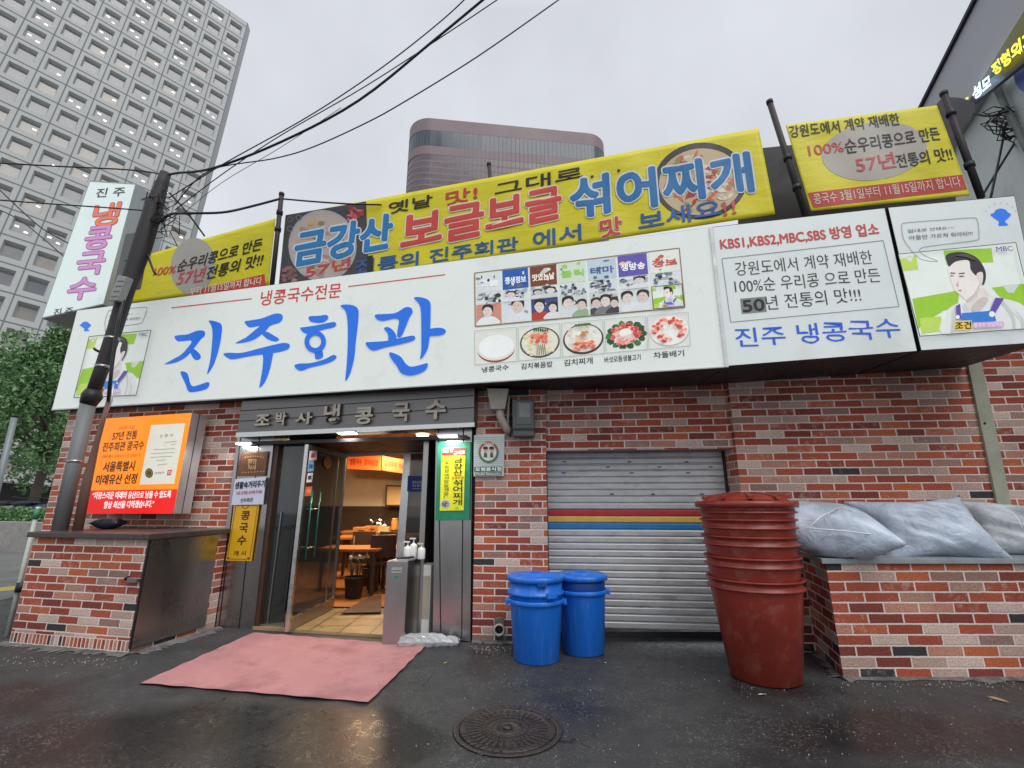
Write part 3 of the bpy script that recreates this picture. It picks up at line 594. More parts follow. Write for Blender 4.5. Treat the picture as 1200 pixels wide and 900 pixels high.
# printed portrait panel (drawn once in its own coordinates, mapped to a frame)
GRN, GRN2 = (150,200,40), (186,215,90)
def portrait(root, H, pl, off, bubble=True, clip=None):
    T = lambda pts: [tuple(q) for q in hap(H, pts)]
    mb = MB(); L0 = [off]
    def p(pts, c, sm=False, e=.22):
        pts = smooth_loop(pts, 4) if sm else pts
        if clip: pts = [(min(x, clip(y)), y) for x, y in pts]
        mb.poly(T(pts), pl, L0[0], lit(c, e)); L0[0] += .0007
    p([(60,345),(712,280),(830,755),(180,800)], (226,234,226))
    p([(68,372),(160,348),(172,432),(90,440)], GRN2); p([(310,325),(578,312),(588,390),(330,402)], GRN)
    p([(138,592),(400,545),(390,640),(310,660),(200,730),(172,760)], GRN); p([(180,700),(300,690),(300,770),(190,788)], GRN2)
    p([(580,530),(765,508),(800,640),(640,600)], GRN)
    p([(100,370),(128,392),(150,350)], (214,222,214)); p([(640,518),(735,508),(700,560),(668,560)], (206,214,206))
    p([(302,786),(330,662),(400,615),(470,600),(540,560),(640,590),(740,620),(800,690),(815,752),(560,768)], (224,228,224), True)
    p([(440,600),(525,530),(562,590),(490,668),(442,648)], (220,214,208), True)
    p([(338,395),(460,362),(522,440),(524,500),(500,562),(455,604),(410,574),(376,545),(348,470)], (233,227,222), True)
    p([(326,350),(380,333),(440,338),(500,368),(540,428),(546,480),(530,518),(517,452),(492,464),(462,430),(450,380),(380,386),(342,414),(332,386)], (40,34,38), True)
    p([(495,455),(528,446),(528,500),(508,505)], (222,210,205), True)
    p([(352,462),(372,466),(352,470)], (60,55,60)); p([(398,466),(424,464),(424,470),(400,472)], (70,60,62)); p([(388,545),(412,542),(410,550)], (160,110,105)); p([(386,510),(396,524),(384,520)], (190,170,165))
    for q_ in ([(350,446),(378,448),(377,453),(351,452)],[(396,450),(430,446),(430,452),(398,455)]): p(q_, (86,76,76))
    p([(455,604),(500,562),(520,500),(505,520),(478,566),(440,596)], (205,194,188), True); p([(470,640),(520,585),(560,600),(500,668)], (200,190,184), True); p([(380,352),(440,346),(500,380),(470,374),(430,360)], (78,70,74), True); p([(392,480),(400,516),(392,518),(386,508)], (212,200,194))
    for q_ in ([(640,600),(700,680),(712,752),(704,752),(690,684),(634,606)],[(360,650),(372,700),(366,780),(358,780),(362,702)],[(690,640),(752,700),(760,748),(750,748),(742,704)],[(430,620),(450,660),(444,664),(424,628)]): p(q_, (196,200,198), True)
    p([(600,586),(648,590),(592,682),(568,662)], (92,72,160)); p([(380,632),(404,620),(410,700),(386,712)], (92,72,160))
    p([(412,672),(586,658),(606,716),(404,738)], (40,120,210))
    q = T([(580,678),(596,690)]); r_ = abs(q[1][0]-q[0][0]); mb.ell(*q[0], r_, r_, pl, L0[0]+.001, lit((235,238,240)), n=16)
    r1, r2 = T([(390,694)])[0]; mb.ell(r1, r2, r_*.7, r_*.7, pl, L0[0]+.001, lit((235,238,240)), n=14)
    p([(372,716),(468,712),(472,762),(378,766)], (240,205,70)); p([(474,724),(644,718),(648,748),(478,756)], (205,165,200))
    put(mb, '조건', T([(378,762),(466,757),(464,718),(376,722)]), pl, L0[0]+.001, lit((20,20,24)), bold=.04)
    put(mb, '콩국수 맛있어요', T([(480,752),(642,745),(640,722),(478,728)]), pl, L0[0]+.001, lit((235,230,240)), bold=.02)
    put(mb, 'MBC', T([(606,331),(696,325),(690,300),(602,304)]), pl, L0[0]+.001, lit((96,84,150)), bold=.02)
    fr = T([(60,345),(712,280),(830,755),(180,800),(60,345)]); mb.line(fr if not clip else T([(712+22,355),(712,280),(60,345),(180,800),(760,760)]), .9, pl, L0[0]+.002, lit((60,66,66), .1))
    build(mb, 'printed_portrait', root, label='printed portrait of a person in a white shirt and blue apron')
QP = [(60,345),(712,280),(830,755),(180,800)]
portrait(s1, homog(QP, [(104.5,394.5),(177,386.7),(159.5,463),(86.5,466)]), SIGN1, .008)
def bowl_logo(root, cx, cy, s, pl, off, stars=True):
    mb = MB(); p = lambda pts: mb.poly([(cx+x*s, cy+y*s) for x, y in smooth_loop(pts, 3)], pl, off, lit(BLUE, .25))
    p([(-60,-15),(-40,-25),(-28,-42),(0,-50),(28,-42),(40,-28),(58,-15),(42,6),(28,18),(24,28),(42,44),(0,48),(-14,44),(-10,24),(-26,12)])
    if stars:
        for a in np.linspace(-2.7, -.45, 7):
            x, y = cx+95*s*math.cos(a), cy+82*s*math.sin(a); mb.ring(x, y, 5*s, 5*s, 1.6*s, pl, off, lit((170,175,165), .15), n=8)
    build(mb, 'bowl_emblem', root)
bowl_logo(s1, 100, 382.5, .115, SIGN1, .008, False)
def bubble(root, H, pl, off, l1, l2):
    T = lambda pts: [tuple(q) for q in hap(H, pts)]
    mb = MB(); o = smooth_loop([(80,185),(110,170),(300,155),(470,143),(500,160),(508,240),(490,268),(300,292),(185,312),(200,350),(280,385),(200,378),(150,345),(120,305),(90,260)], 4)
    mb.line(T(o+o[:1]), .6, pl, off, lit((120,126,122), .15))
    put(mb, l1, T([(112,228),(370,203),(368,186),(110,208)]), pl, off, lit((70,70,74), .1)); put(mb, l2, T([(122,268),(474,240),(471,216),(119,242)]), pl, off, lit((70,70,74), .1))
    build(mb, 'speech_bubble', root)
bubble(s1, homog(QP, [(104.5,394.5),(177,386.7),(159.5,463),(86.5,466)]) @ np.array([[1,0,75],[0,1,-35],[0,0,1]]), SIGN1, .008, '절대로 안돼요~~', '아들만 가르쳐 줘야되!!!')
# collage of small television stills
HC = homog(UNIT, [(557,382.7),(802.7,360),(796,290.7),(556,320)])
TC = lambda pts: [tuple(q) for q in hap(HC, pts)]
FR = [(0,0),(1,0),(1,1),(0,1),(0,0)]
mb = MB(); mb.line(TC(FR), 1.3, SIGN1, .009, lit((150,120,90), .1)); build(mb, 'picture_frame', s1)
pal0 = [(40,40,46),(225,228,228),(120,130,140),(90,110,120),(200,205,205),(60,64,70),(170,175,180)]
tops = [((214,222,220),(40,48,56)),((30,90,170),(230,232,235)),((120,60,34),(238,228,214)),((208,222,205),(160,205,90)),((188,206,216),(70,100,140)),((96,84,170),(250,200,150)),((226,230,224),(200,90,60))]
def clampq(a, b_, lo, hi): return max(lo, min(hi, a))
for i in range(7):
    x0_, x1_ = i/7+.006, (i+1)/7-.004
    def cell(y0, y1, bgc, fg, n, seed, body=None, title=None):
        rnd = random.Random(seed); mb = MB(); mb.poly(TC([(x0_,y0),(x1_,y0),(x1_,y1),(x0_,y1)]), SIGN1, .008, lit(bgc, .2)); o = .0088
        for k in range(n):
            cx, cy = rnd.uniform(x0_+.01, x1_-.01), rnd.uniform(y0, y1); w_, h_ = rnd.uniform(.004,.02), rnd.uniform(.012,.045)
            pts = [(clampq(cx+w_*math.cos(t)*rnd.uniform(.6,1.2),0,x0_,x1_), clampq(cy+h_*math.sin(t)*rnd.uniform(.6,1.2),0,y0,y1)) for t in np.linspace(0,2*math.pi,9)[:-1]]
            mb.poly(TC(pts), SIGN1, o, lit(rnd.choice(fg), .18)); o += .0003
        for (fx, fs, shirt, face, turn) in (body or ()):
            cx = x0_+(x1_-x0_)*fx; ym = (y1-y0)*fs; w_ = fs
            for pts, c in (([(cx-.055*w_,y0),(cx-.045*w_,y0+.26*ym),(cx-.016*w_,y0+.40*ym),(cx+.018*w_,y0+.40*ym),(cx+.05*w_,y0+.26*ym),(cx+.06*w_,y0)], shirt),
                           ([(cx-.022*w_,y0+.55*ym),(cx-.022*w_,y0+.82*ym),(cx+.002*w_,y0+.95*ym),(cx+.024*w_,y0+.8*ym),(cx+.022*w_,y0+.5*ym),(cx+.004*turn*w_,y0+.34*ym)], face),
                           ([(cx-.026*w_,y0+.70*ym),(cx-.024*w_,y0+.92*ym),(cx,y0+ym*1.0),(cx+.029*w_,y0+.90*ym),(cx+.027*w_,y0+.58*ym),(cx+.017*w_,y0+.80*ym),(cx-.008*w_,y0+.86*ym)] if turn <= 0 else [(cx+.026*w_,y0+.70*ym),(cx+.024*w_,y0+.92*ym),(cx,y0+ym*1.0),(cx-.029*w_,y0+.90*ym),(cx-.027*w_,y0+.58*ym),(cx-.017*w_,y0+.80*ym),(cx+.008*w_,y0+.86*ym)], (36,32,34)),
                           ([(cx+turn*.006*w_-.012*w_,y0+.70*ym),(cx+turn*.006*w_-.004*w_,y0+.715*ym),(cx+turn*.006*w_-.005*w_,y0+.685*ym)], (70,58,58)),([(cx+turn*.006*w_+.005*w_,y0+.70*ym),(cx+turn*.006*w_+.013*w_,y0+.71*ym),(cx+turn*.006*w_+.011*w_,y0+.68*ym)], (70,58,58)),
                           ([(cx+turn*.006*w_-.006*w_,y0+.53*ym),(cx+turn*.006*w_+.006*w_,y0+.535*ym),(cx+turn*.006*w_,y0+.515*ym)], (150,90,86))):
                q = smooth_loop(pts, 3) if len(pts) > 3 else pts; q = [(clampq(a,0,x0_,x1_), clampq(c_,0,y0,y1)) for a, c_ in q]; mb.poly(TC(q), SIGN1, o, lit(c, .15)); o += .0004
        if title:
            put(mb, title[0], TC([(x0_+.012,y0+.1),(x1_-.012,y0+.1),(x1_-.012,y0+.22),(x0_+.012,y0+.22)]), SIGN1, o, lit(title[1], .2), bold=.05)
        build(mb, 'television_still', s1)
    tt = [('오늘',(240,244,244)),('생생정보',(238,240,245)),('맛있는날',(250,240,225)),('클릭',(150,205,90)),('테마',(60,90,150)),('생방송',(250,250,252)),('정보',(205,80,60))][i]
    cell(.62, .985, tops[i][0], [tops[i][1],tops[i][0],pal0[2+i%3]], 7, 40+i, title=tt)
    cell(.40, .61, (216,222,222), pal0, 30, 60+i, body=[None,[(.3,.9,(228,230,232),(226,216,208),-1)],[(.26,.8,(220,222,226),(214,204,200),1),(.74,.9,(206,214,206),(228,222,214),-1)],None,None,[(.68,.95,(226,228,230),(226,214,208),-1)],None][i])
    if i == 6:
        q = TC([(x0_,.39),(x1_,.39),(x1_,.02),(x0_,.02)]); portrait(s1, homog([(60,345),(712,280),(830,755),(180,800)], q), SIGN1, .010); continue
    bgc = [(205,140,120),(214,220,224),(60,70,130),(206,216,208),(205,210,208),(212,222,224)][i]; W_ = (228,216,208); P_ = (222,202,192)
    cell(.015, .39, bgc, [(222,226,226),bgc,(150,156,160),(60,60,66)], (8,14,6,10,30,12)[i], 80+i, body=[[(.45,1.0,(236,238,238),W_,-1)],[(.55,1.15,(226,228,232),P_,-1)],[(.30,.98,(190,60,44),W_,0),(.80,.8,(226,228,226),W_,-1)],[(.30,1.0,(218,222,224),W_,1),(.78,.8,(150,180,140),P_,-1)],[(.22,.8,(70,72,80),P_,1),(.55,.9,(120,124,128),W_,-1),(.85,.7,(60,62,66),P_,-1)],[(.24,.95,(228,232,234),W_,1),(.76,.95,(222,228,230),P_,-1)]][i])
# food pictures and their captions
HF = homog(UNIT, [(556,428),(810.7,405.3),(808,364.8),(555.5,386.7)])
def dish(i, fn, cap, capq):
    mb = MB(); T = lambda pts: [tuple(q) for q in hap(HF, [((i+x)/5, y) for x, y in pts])]; o = [.008]
    def p(pts, c): mb.poly(T(pts), SIGN1, o[0], lit(c, .2)); o[0] += .0004
    def e(cx, cy, rx, ry, c, n=28, w=0., rnd=random): p([(cx+rx*math.cos(t)*(1+rnd.uniform(-w,w)), cy+ry*math.sin(t)*(1+rnd.uniform(-w,w))) for t in np.linspace(0,2*math.pi,n+1)[:-1]], c)
    p([(.01,.01),(.97,.01),(.97,.98),(.01,.98)], (222,226,218)); mb.line(T([(.01,.01),(.97,.01),(.97,.98),(.01,.98),(.01,.01)]), .5, SIGN1, .02, lit((170,176,170), .1))
    fn(e, p); put(mb, cap, tq(*capq), SIGN1, .008, lit(BLK, .05), bold=.012); build(mb, 'food_picture', s1)
def f0(e, p): e(.5,.40,.43,.38,(150,84,52)); e(.5,.46,.44,.38,(228,222,212)); e(.5,.48,.40,.33,(238,242,240))
def f1(e, p):
    e(.5,.48,.46,.44,(96,80,66)); e(.5,.49,.42,.39,(226,226,206))
    for k in range(26): e(.5+random.uniform(-.32,.32), .45+random.uniform(-.3,.3), .05, .05, random.choice([(232,214,170),(222,226,200),(235,200,160)]), 8, .3)
    for k in range(24): e(.48+random.uniform(-.17,.17), .60+random.uniform(-.1,.14), .045, .04, random.choice([(226,108,80),(214,88,62),(236,140,108)]), 8, .3)
    for k in range(5): p([(.42+.05*k,.12),(.435+.05*k,.12),(.445+.04*k,.42),(.43+.04*k,.42)], (90,84,72))
    for k in range(7): e(.38+.05*k, .86-.01*k, .025, .05, (70,90,60), 8, .3)
def f2(e, p):
    e(.5,.47,.47,.44,(70,56,48)); e(.5,.49,.43,.39,(230,230,220))
    for k in range(30): e(.5+random.uniform(-.3,.3), .52+random.uniform(-.28,.28), .06, .05, random.choice([(236,236,230),(222,222,205),(228,196,172)]), 8, .3)
    for k in range(26): e(.5+random.uniform(-.22,.25), .24+random.uniform(-.1,.14), .05, .04, random.choice([(224,120,90),(206,90,62),(238,160,130)]), 8, .3)
    for k in range(8): e(.52+random.uniform(-.08,.08), .62+random.uniform(-.05,.06), .04, .03, (200,130,90), 8, .3)
    for k in range(6): e(.35+.06*k, .88, .04, .04, (70,110,60), 8, .3)
def f3(e, p):
    e(.52,.34,.46,.30,(236,240,236))
    for k in range(14):
        a = k/14*6.28; e(.5+.4*math.cos(a), .48+.33*math.sin(a), .09, .09, random.choice([(40,100,56),(60,120,60),(34,84,48)]), 7, .3)
    for k in range(70):
        a = random.uniform(0,6.28); rr = random.uniform(.18,.36); e(.5+rr*math.cos(a), .5+rr*.86*math.sin(a), .05, .045, random.choice([(226,96,84),(240,150,136),(206,70,60),(244,186,172)]), 7, .35)
    e(.47,.56,.15,.11,(238,240,232), 12, .2)
def f4(e, p):
    e(.5,.45,.46,.42,(190,190,180)); e(.5,.49,.45,.41,(238,240,236))
    for k in range(64):
        a = random.uniform(0,6.28); rr = random.uniform(.2,.40); e(.5+rr*math.cos(a), .52+rr*.86*math.sin(a), .05, .045, random.choice([(224,98,72),(240,160,140),(206,76,54),(246,214,200)]), 6, .4)
    for k in range(9): e(.48+random.uniform(-.12,.12), .55+random.uniform(-.1,.1), .04, .03, random.choice([(205,208,200),(236,238,232)]), 7, .3)
for i, a in enumerate(((f0,'냉콩국수',(564.5,436.8,596,433.3,6.5)),(f1,'김치볶음밥',(610.7,433,647.5,429.9,7)),(f2,'김치찌개',(661,429,694.7,426,7.5)),(f3,'버섯모듬생불고기',(708.5,425.4,751,421.5,7)),(f4,'차돌배기',(766,420.3,802,417.3,7.5)))): dish(i, *a)
# second board
s2 = signbox('side_signboard', [(853,429),(1075,411.5),(1037,243.5),(834.5,266)], SIGN2, 'square white signboard with red heading, black lines and blue lettering', 'signboard', M_face2)
lettering('KBS1,KBS2,MBC,SBS 방영 업소', tq(845,293.5,1031,275.6,14.5), SIGN2, .008, lit((192,58,48), .12), s2, bold=.035)
mb = MB(); mb.line([(846,303),(1035,281.7),(1053.7,359),(856.4,377.5),(846,303)], .7, SIGN2, .008, lit((120,126,124), .1)); build(mb, 'border_line', s2)
for t, q in (('강원도에서 계약 재배한',(862.7,323.5,1023.5,308.7,16)),('100%순 우리콩 으로 만든',(862,344,1033,330,16.5)),('년 전통의 맛!!!',(899,363.5,1010,353,17))): lettering(t, tq(*q), SIGN2, .008, lit(BLK, .08), s2, bold=-.004, jit=.02)
mb = MB(); mb.poly([(869.5,367.5),(898.5,365),(896.5,347.5),(867.5,350)], SIGN2, .008, lit((128,132,130), .05)); put(mb, '50', tq(871.5,365.6,896.5,363.4,13.5), SIGN2, .010, lit((18,18,20), .0), bold=.05); build(mb, 'pasted_number', s2, label='grey patch with a pasted black number')
lettering('진주 냉콩국수', tq(863,407.5,1057,394.8,23), SIGN2, .008, lit((36,92,196), .2), s2, bold=.006, jit=.03)
# third board
s3 = signbox('portrait_signboard', [(1079.5,411),(1226,401),(1189,229),(1040.5,243)], SIGN3, 'white signboard with printed portrait and speech bubble at the right end', 'signboard', M_face2)
Z3 = np.array([[1/4.7375,0,1040],[0,1/4.7375,225],[0,0,1]])
portrait(s3, Z3, SIGN3, .008); bowl_logo(s3, 1173, 254.5, .205, SIGN3, .008); bubble(s3, Z3, SIGN3, .009, '절대로 안돼요~~', '아들만 가르쳐 줘야되!!!')
# orange lightbox
ORP = Plane(at(160, 545, YW(at(160,545,6)[0])-.34), 12); QO = [(98.5,602),(203,602),(225,483.8),(122,490.6)]
so = thing('orange_lightbox', 'orange and red lightbox sign with white certificate beside the leaning pole', 'lightbox', ORP.pt(*QO[0]))
b = MB(); b.slab([ORP.pt(*q) for q in QO], -ORP.n*.24, M_alu); q0, q1 = [ORP.pt(*q) for q in (QO[1], QO[2])]
b.slab([q0-ORP.n*.11+ORP.r*.003, q0-ORP.n*.12+ORP.r*.003, q1-ORP.n*.12+ORP.r*.003, q1-ORP.n*.11+ORP.r*.003], -ORP.r*.002, M_dark); build(b, 'box', so)
b = MB(); b.poly(QO, ORP, .004, lit((250,140,20), .55)); b.poly([(98.5,602),(203,602),(208,573.2),(104,574.8)], ORP, .006, lit((226,28,22), .5)); build(b, 'face', so)
b = MB(); b.poly([(163.5,568),(204,566.8),(217,496),(177,498.3)], ORP, .007, lit((226,224,208), .3))
b.ell(174.7,554.4,4.6,5.6,ORP,.009,lit((92,80,40),.1)); b.ring(174.7,554.4,3.4,4.2,.7,ORP,.0105,lit((170,150,80),.1),n=20); b.poly([(195.4,557),(200.4,556.8),(201.6,550.4),(196.6,550.6)], ORP, .009, lit((205,90,80),.2)); b.ring(198.5,553.6,1.6,1.8,.7,ORP,.0105,lit((230,220,205),.2),n=10)
for i, (y, x0_, x1_) in enumerate(((518.5,193,207),(521.3,200,206),(527,179.5,205),(531.5,177,204),(536,175.5,202),(540,183,194),(545,184,196))): b.line([(x0_,y),(x1_,y-1.3)], .55, ORP, .009, lit((150,150,140),.1))
put(b, '인 증 서', tq(187,513,202,511.5,3.4), ORP, .009, lit((80,80,70),.05)); put(b, '서울특별시장', tq(180.6,555.6,192.5,554.9,2.4), ORP, .009, lit((50,50,50),.05)); build(b, 'certificate', so)
for t, q, c, bd in (('3대째 가업',(139,504,157,503,4.5),(200,90,20),0),('57년 전통',(130.8,516,159.6,514.2,10),(90,40,14),.02),('진주회관 콩국수',(119.5,529.2,167.5,526.6,10.5),(90,40,14),.02),('서울특별시 미래유산으로 선정된 맛',(118.5,537,164,535.2,3.6),(190,80,20),0),('서울특별시',(120,553,156.5,551.4,11.5),(80,30,12),.03),('미래유산 선정',(111.5,568.2,159,566.4,11.5),(80,30,12),.03)):
    lettering(t, tq(*q), ORP, .007, lit(c, .1), so, bold=bd)
for t, q in (('“자랑스러운 미래의 유산으로 남을 수 있도록',(107.5,585,199.5,583.4,8.5)),('항상 최선을 다하겠습니다.”',(121,596,179.5,594.6,8.5))): lettering(t, tq(*q), ORP, .009, lit((250,240,236), .4), so, bold=.03)
# tall vertical lightbox at the left
VP_ = Plane(at(100, 300, 6.7), 12); QV = [(48.6,373.5),(121,357),(159,215),(105.5,211.5)]
M_facev = P('backlit_white_face', lin((222,236,232)), .3, var=.03, scale=1.5, emit=.22, dirt=(lin((190,205,200)), 1.4, .54, .5))
sv = thing('vertical_lightbox', 'tall white vertical lightbox with orange and purple letters behind the leaning pole', 'lightbox', VP_.pt(*QV[0]))
b = MB(); M_vs = P('grey_lightbox_side', (.34,.37,.37), .5, .2, var=.2, streak=True); b.slab([VP_.pt(*q) for q in QV], -VP_.n*.62, M_vs)
q0, q1 = [VP_.pt(*q) for q in (QV[1], QV[2])]
for d in (.20,.24,.44): b.slab([q0-VP_.n*d+VP_.r*.004, q0-VP_.n*(d+.015)+VP_.r*.004, q1-VP_.n*(d+.015)+VP_.r*.004, q1-VP_.n*d+VP_.r*.004], -VP_.r*.003, M_dark)
build(b, 'box', sv)
b = MB(); qq = [np.array(q) for q in QV]; cc = np.mean(qq, 0); b.slab([VP_.pt(*(q+(cc-q)*.02), .004) for q in qq], -VP_.n*.008, M_facev); build(b, 'face', sv)
ORG, PUR = (228,116,76), (204,140,196); ol = (lit((120,70,110), .1), .05)
lettering('진 주', tq(111.5,231.5,145,229.5,10.5), VP_, .008, lit((30,34,44), .05), sv, bold=.02)
for t, q, c in (('냉',(106,266,136,263,26),ORG),('콩',(97,293,127,290,26),PUR),('국',(87,323,119,320,26),PUR),('수',(77,352,109,349,25),PUR)): lettering(t, tq(*q), VP_, .008, lit(c, .25), sv, bold=.035, halo=(lit((150,90,134), .1), .055))
lettering('진 주', tq(62,370.5,84,368,8.5), VP_, .008, lit((40,44,52), .05), sv, bold=.02)
# ================================================================ banners
def wave(s, amp): return lambda u, v: amp*(math.sin(u/31.+v/50.+s)+.6*math.sin(u/13.-v/17.+2*s)+.1*math.sin(v/9.+u/60.))
YEL, BK2 = (205,190,30), (20,18,17)
M_by = P('yellow_banner_cloth', lin((218,207,16)), .5, var=.07, scale=3, bump=.5, bscale=3.2, streak=(1,1,2.5), dirt=(lin((176,164,30)), 2.5, .58, .5))
M_hal = ink((224,214,190)); M_hal2 = ink((214,220,226))
for pl, s, a in ((BAN, .3, .010), (BANR, 1.7, .014)): pl.wave = wave(s, a)
def cloth(root, quad, pl, mat, off=0., name='cloth', nu=60, nv=14):
    H = homog(UNIT, quad); b = MB()
    def fn(s, t):
        u, v = hap(H, [(s, t)])[0]; sag = 0
        return pl.pt(u, v, off)
    b.grid(fn, nu, nv, mat); o = build(b, name, root)
    m = o.modifiers.new('thickness', 'SOLIDIFY'); m.thickness = .002; m.offset = 0
    return o
def gridpoly(mb, quad, pl, off, mat, nu=30, nv=8):
    H = homog(UNIT, quad); mb.grid(lambda s, t: pl.pt(*hap(H, [(s, t)])[0], off), nu, nv, mat)
def disc(mb, cx, cy, rx, ry, rot, pl, off, mat, rings=6, n=36):
    c, q = math.cos(rot), math.sin(rot)
    def fn(s, t):
        a = 2*math.pi*s; x, y = rx*t*math.cos(a), ry*t*math.sin(a); return pl.pt(cx+x*c-y*q, cy+x*q+y*c, off)
    mb.grid(fn, n, rings, mat)
bl = thing('yellow_banner', 'small yellow banner at the left end, partly behind the leaning pole', 'banner', BAN.pt(155,350), 'yellow cloth banners above the signboards')
cloth(bl, [(150,356),(315,335),(323,256),(178,297)], BAN, M_by)
mb = MB(); disc(mb, 226,311.6,26,33,.15,BAN,.0035,ink((172,168,158))); build(mb, 'printed_ellipse', bl)
mb = MB(); gridpoly(mb, [(215,349),(311,337),(310,321),(240,337)], BAN, .0045, ink((200,60,40))); put(mb, '부터 11월15일까지 합니다', tq(222,346,306,333,9), BAN, .0075, ink((235,220,205)), bold=.02); build(mb, 'red_strip', bl)
for t, q, c, bd in (('100%',(179,323.5,205,319.8,9),(205,70,60),.01),('순우리콩으로 만든',(207,319.5,306,292.5,14),BK2,.025),('57년',(206,334.8,239,328.7,17),(205,70,80),.02),('전통의 맛!!',(241,328,307,311,15),BK2,.025)): lettering(t, tq(*q), BAN, .008, ink(c), bl, bold=max(bd,.017), shear=.12, jit=.012)
bm_ = thing('yellow_banner', 'long yellow banner with blue and red lettering and two soup bowls', 'banner', BAN.pt(325,338), 'yellow cloth banners above the signboards')
cloth(bm_, [(326,340),(908.5,251),(889,150),(334.5,252.5)], BAN, M_by, nu=140, nv=18)
mb = MB(); gridpoly(mb, [(326.5,339.5),(432,323),(429,236),(335,252)], BAN, .003, P('dark_printed_table', (.05,.045,.05), .5, var=.3, scale=8)); disc(mb,378,288,40,42,0,BAN,.0045,ink((168,170,172))); disc(mb,378,288,37,39,0,BAN,.006,ink((188,172,160)))
rn = random.Random(5)
for k in range(70):
    a, rr = rn.uniform(0,6.28), rn.uniform(0,.9)**.6; mb.ell(378+33*rr*math.cos(a), 290+34*rr*math.sin(a), rn.uniform(2,8), rn.uniform(1.4,3.4), BAN, .0072+.00003*k, ink(rn.choice([(186,160,148),(206,186,170),(168,140,128),(196,168,120),(150,116,108),(120,130,80)])), rot=rn.uniform(-1,1), n=9, wob=.25)
for k in range(22): mb.ell(416+rn.uniform(-9,10), 250+rn.uniform(-7,8), rn.uniform(2,4), rn.uniform(1.5,3), BAN, .0072+.00003*k, ink(rn.choice([(176,50,60),(200,80,84),(150,40,54),(206,120,110)])), rot=rn.uniform(0,3), n=8, wob=.3)
for cx, cy in ((340,257),(350,255),(340,268)): mb.ring(cx, cy, 3.6, 3.4, 1, BAN, .007, ink((120,112,112)), n=14)
for k in range(14): mb.ell(338+rn.uniform(-6,8), 322+rn.uniform(-10,6), 3.4, 2.4, BAN, .0073+.00003*k, ink(rn.choice([(150,100,100),(120,84,84),(170,130,124)])), n=8, wob=.3)
build(mb, 'printed_photo', bm_, label='printed photo of a soup bowl on a dark table')
mb = MB(); disc(mb,821,212,55,45,-.12,BAN,.003,ink((60,54,52))); disc(mb,821,213,49,39,-.12,BAN,.0048,ink((198,176,140)))
for k in range(110):
    a, rr = rn.uniform(0,6.28), rn.uniform(0,1)**.55; mb.ell(821+43*rr*math.cos(a), 213+34*rr*math.sin(a), rn.uniform(2,9), rn.uniform(1.2,3.2), BAN, .0060+.00003*k, ink(rn.choice([(206,196,170),(222,214,196),(190,80,50),(206,104,70),(150,150,90),(196,168,120),(170,56,40)])), rot=rn.uniform(-1.2,1.2), n=9, wob=.25)
build(mb, 'printed_photo', bm_, label='printed photo of a kimchi stew bowl')
mb = MB(); gridpoly(mb, [(430,319),(437,318),(437,299),(430,300)], BAN, .012, ink((20,20,22)), 2, 4); build(mb, 'patch', bm_, label='black patch')
LB, LR = (26,112,170), (206,66,56)
for t, q, c, bd, hl in (('옛날',(455,251,506,241,13.5),BK2,.03,None),('맛!',(522,241,559,233,15.5),(190,60,50),.03,None),('그대로',(580,229.5,683,208.5,14.5),BK2,.03,None),('. . .',(692,208.5,727,200.5,2.6),BK2,.03,None),
    ('금강산',(344,312.5,457,289.5,39),(24,120,180),.055,M_hal2),('보글보글',(470,294,657,254,40,36),LR,.055,M_hal),('섞어찌개',(670,255,883,222.5,44),LB,.055,M_hal2),
    ('57년',(357,326,410,314,13),(190,60,60),.03,None),('전통의 진주회관',(416,321,607,292.5,15.5),(30,90,150),.035,None),('에서',(625,290.5,681,280.5,18.5),(30,90,150),.035,None),('맛',(704,279.5,729,274,21),(200,60,56),.045,M_hal),('보세요',(749,270,845,252.5,19.5),(30,90,160),.035,None),('!!',(848,253,863,250,15),(205,70,80),.02,None)):
    lettering(t, tq(*q), BAN, .0098, ink(c), bm_, bold=bd, halo=(hl, bd+.03) if hl else None, jit=.012)
br = thing('yellow_banner', 'squarer yellow banner with grey oval at the right end', 'banner', BANR.pt(950,247), 'yellow cloth banners above the signboards')
cloth(br, [(950.5,247.5),(1137,229),(1098,123.5),(920.5,146.5)], BANR, M_by, nu=60, nv=30)
mb = MB(); disc(mb,1024.6,177,62,34,-.13,BANR,.0035,ink((176,171,160))); build(mb, 'printed_ellipse', br)
mb = MB(); gridpoly(mb, [(953,243.5),(1133.5,222),(1127.5,204.5),(946.5,226)], BANR, .004, ink((186,50,42))); put(mb, '콩국수 3월1일부터 11월15일까지 합니다', tq(954.5,239.5,1127,218.5,12.5), BANR, .007, ink((214,190,170)), bold=.012); build(mb, 'red_strip', br)
for t, q, c, bd in (('강원도에서 계약 재배한',(926.5,161.5,1055.5,146,14),BK2,.015),('100%',(948.5,182.5,989.5,177.5,11.5),(196,64,64),.005),('순우리콩으로 만든',(992,180.5,1103,163.5,17,15),BK2,.02),('57년',(1005,202.5,1050.5,195.5,18),(196,62,72),.02),('전통의 맛!!',(1052.5,197,1117.5,187.5,15.5),BK2,.015)): lettering(t, tq(*q), BANR, .007, ink(c), br, bold=max(bd,.017), jit=.014)
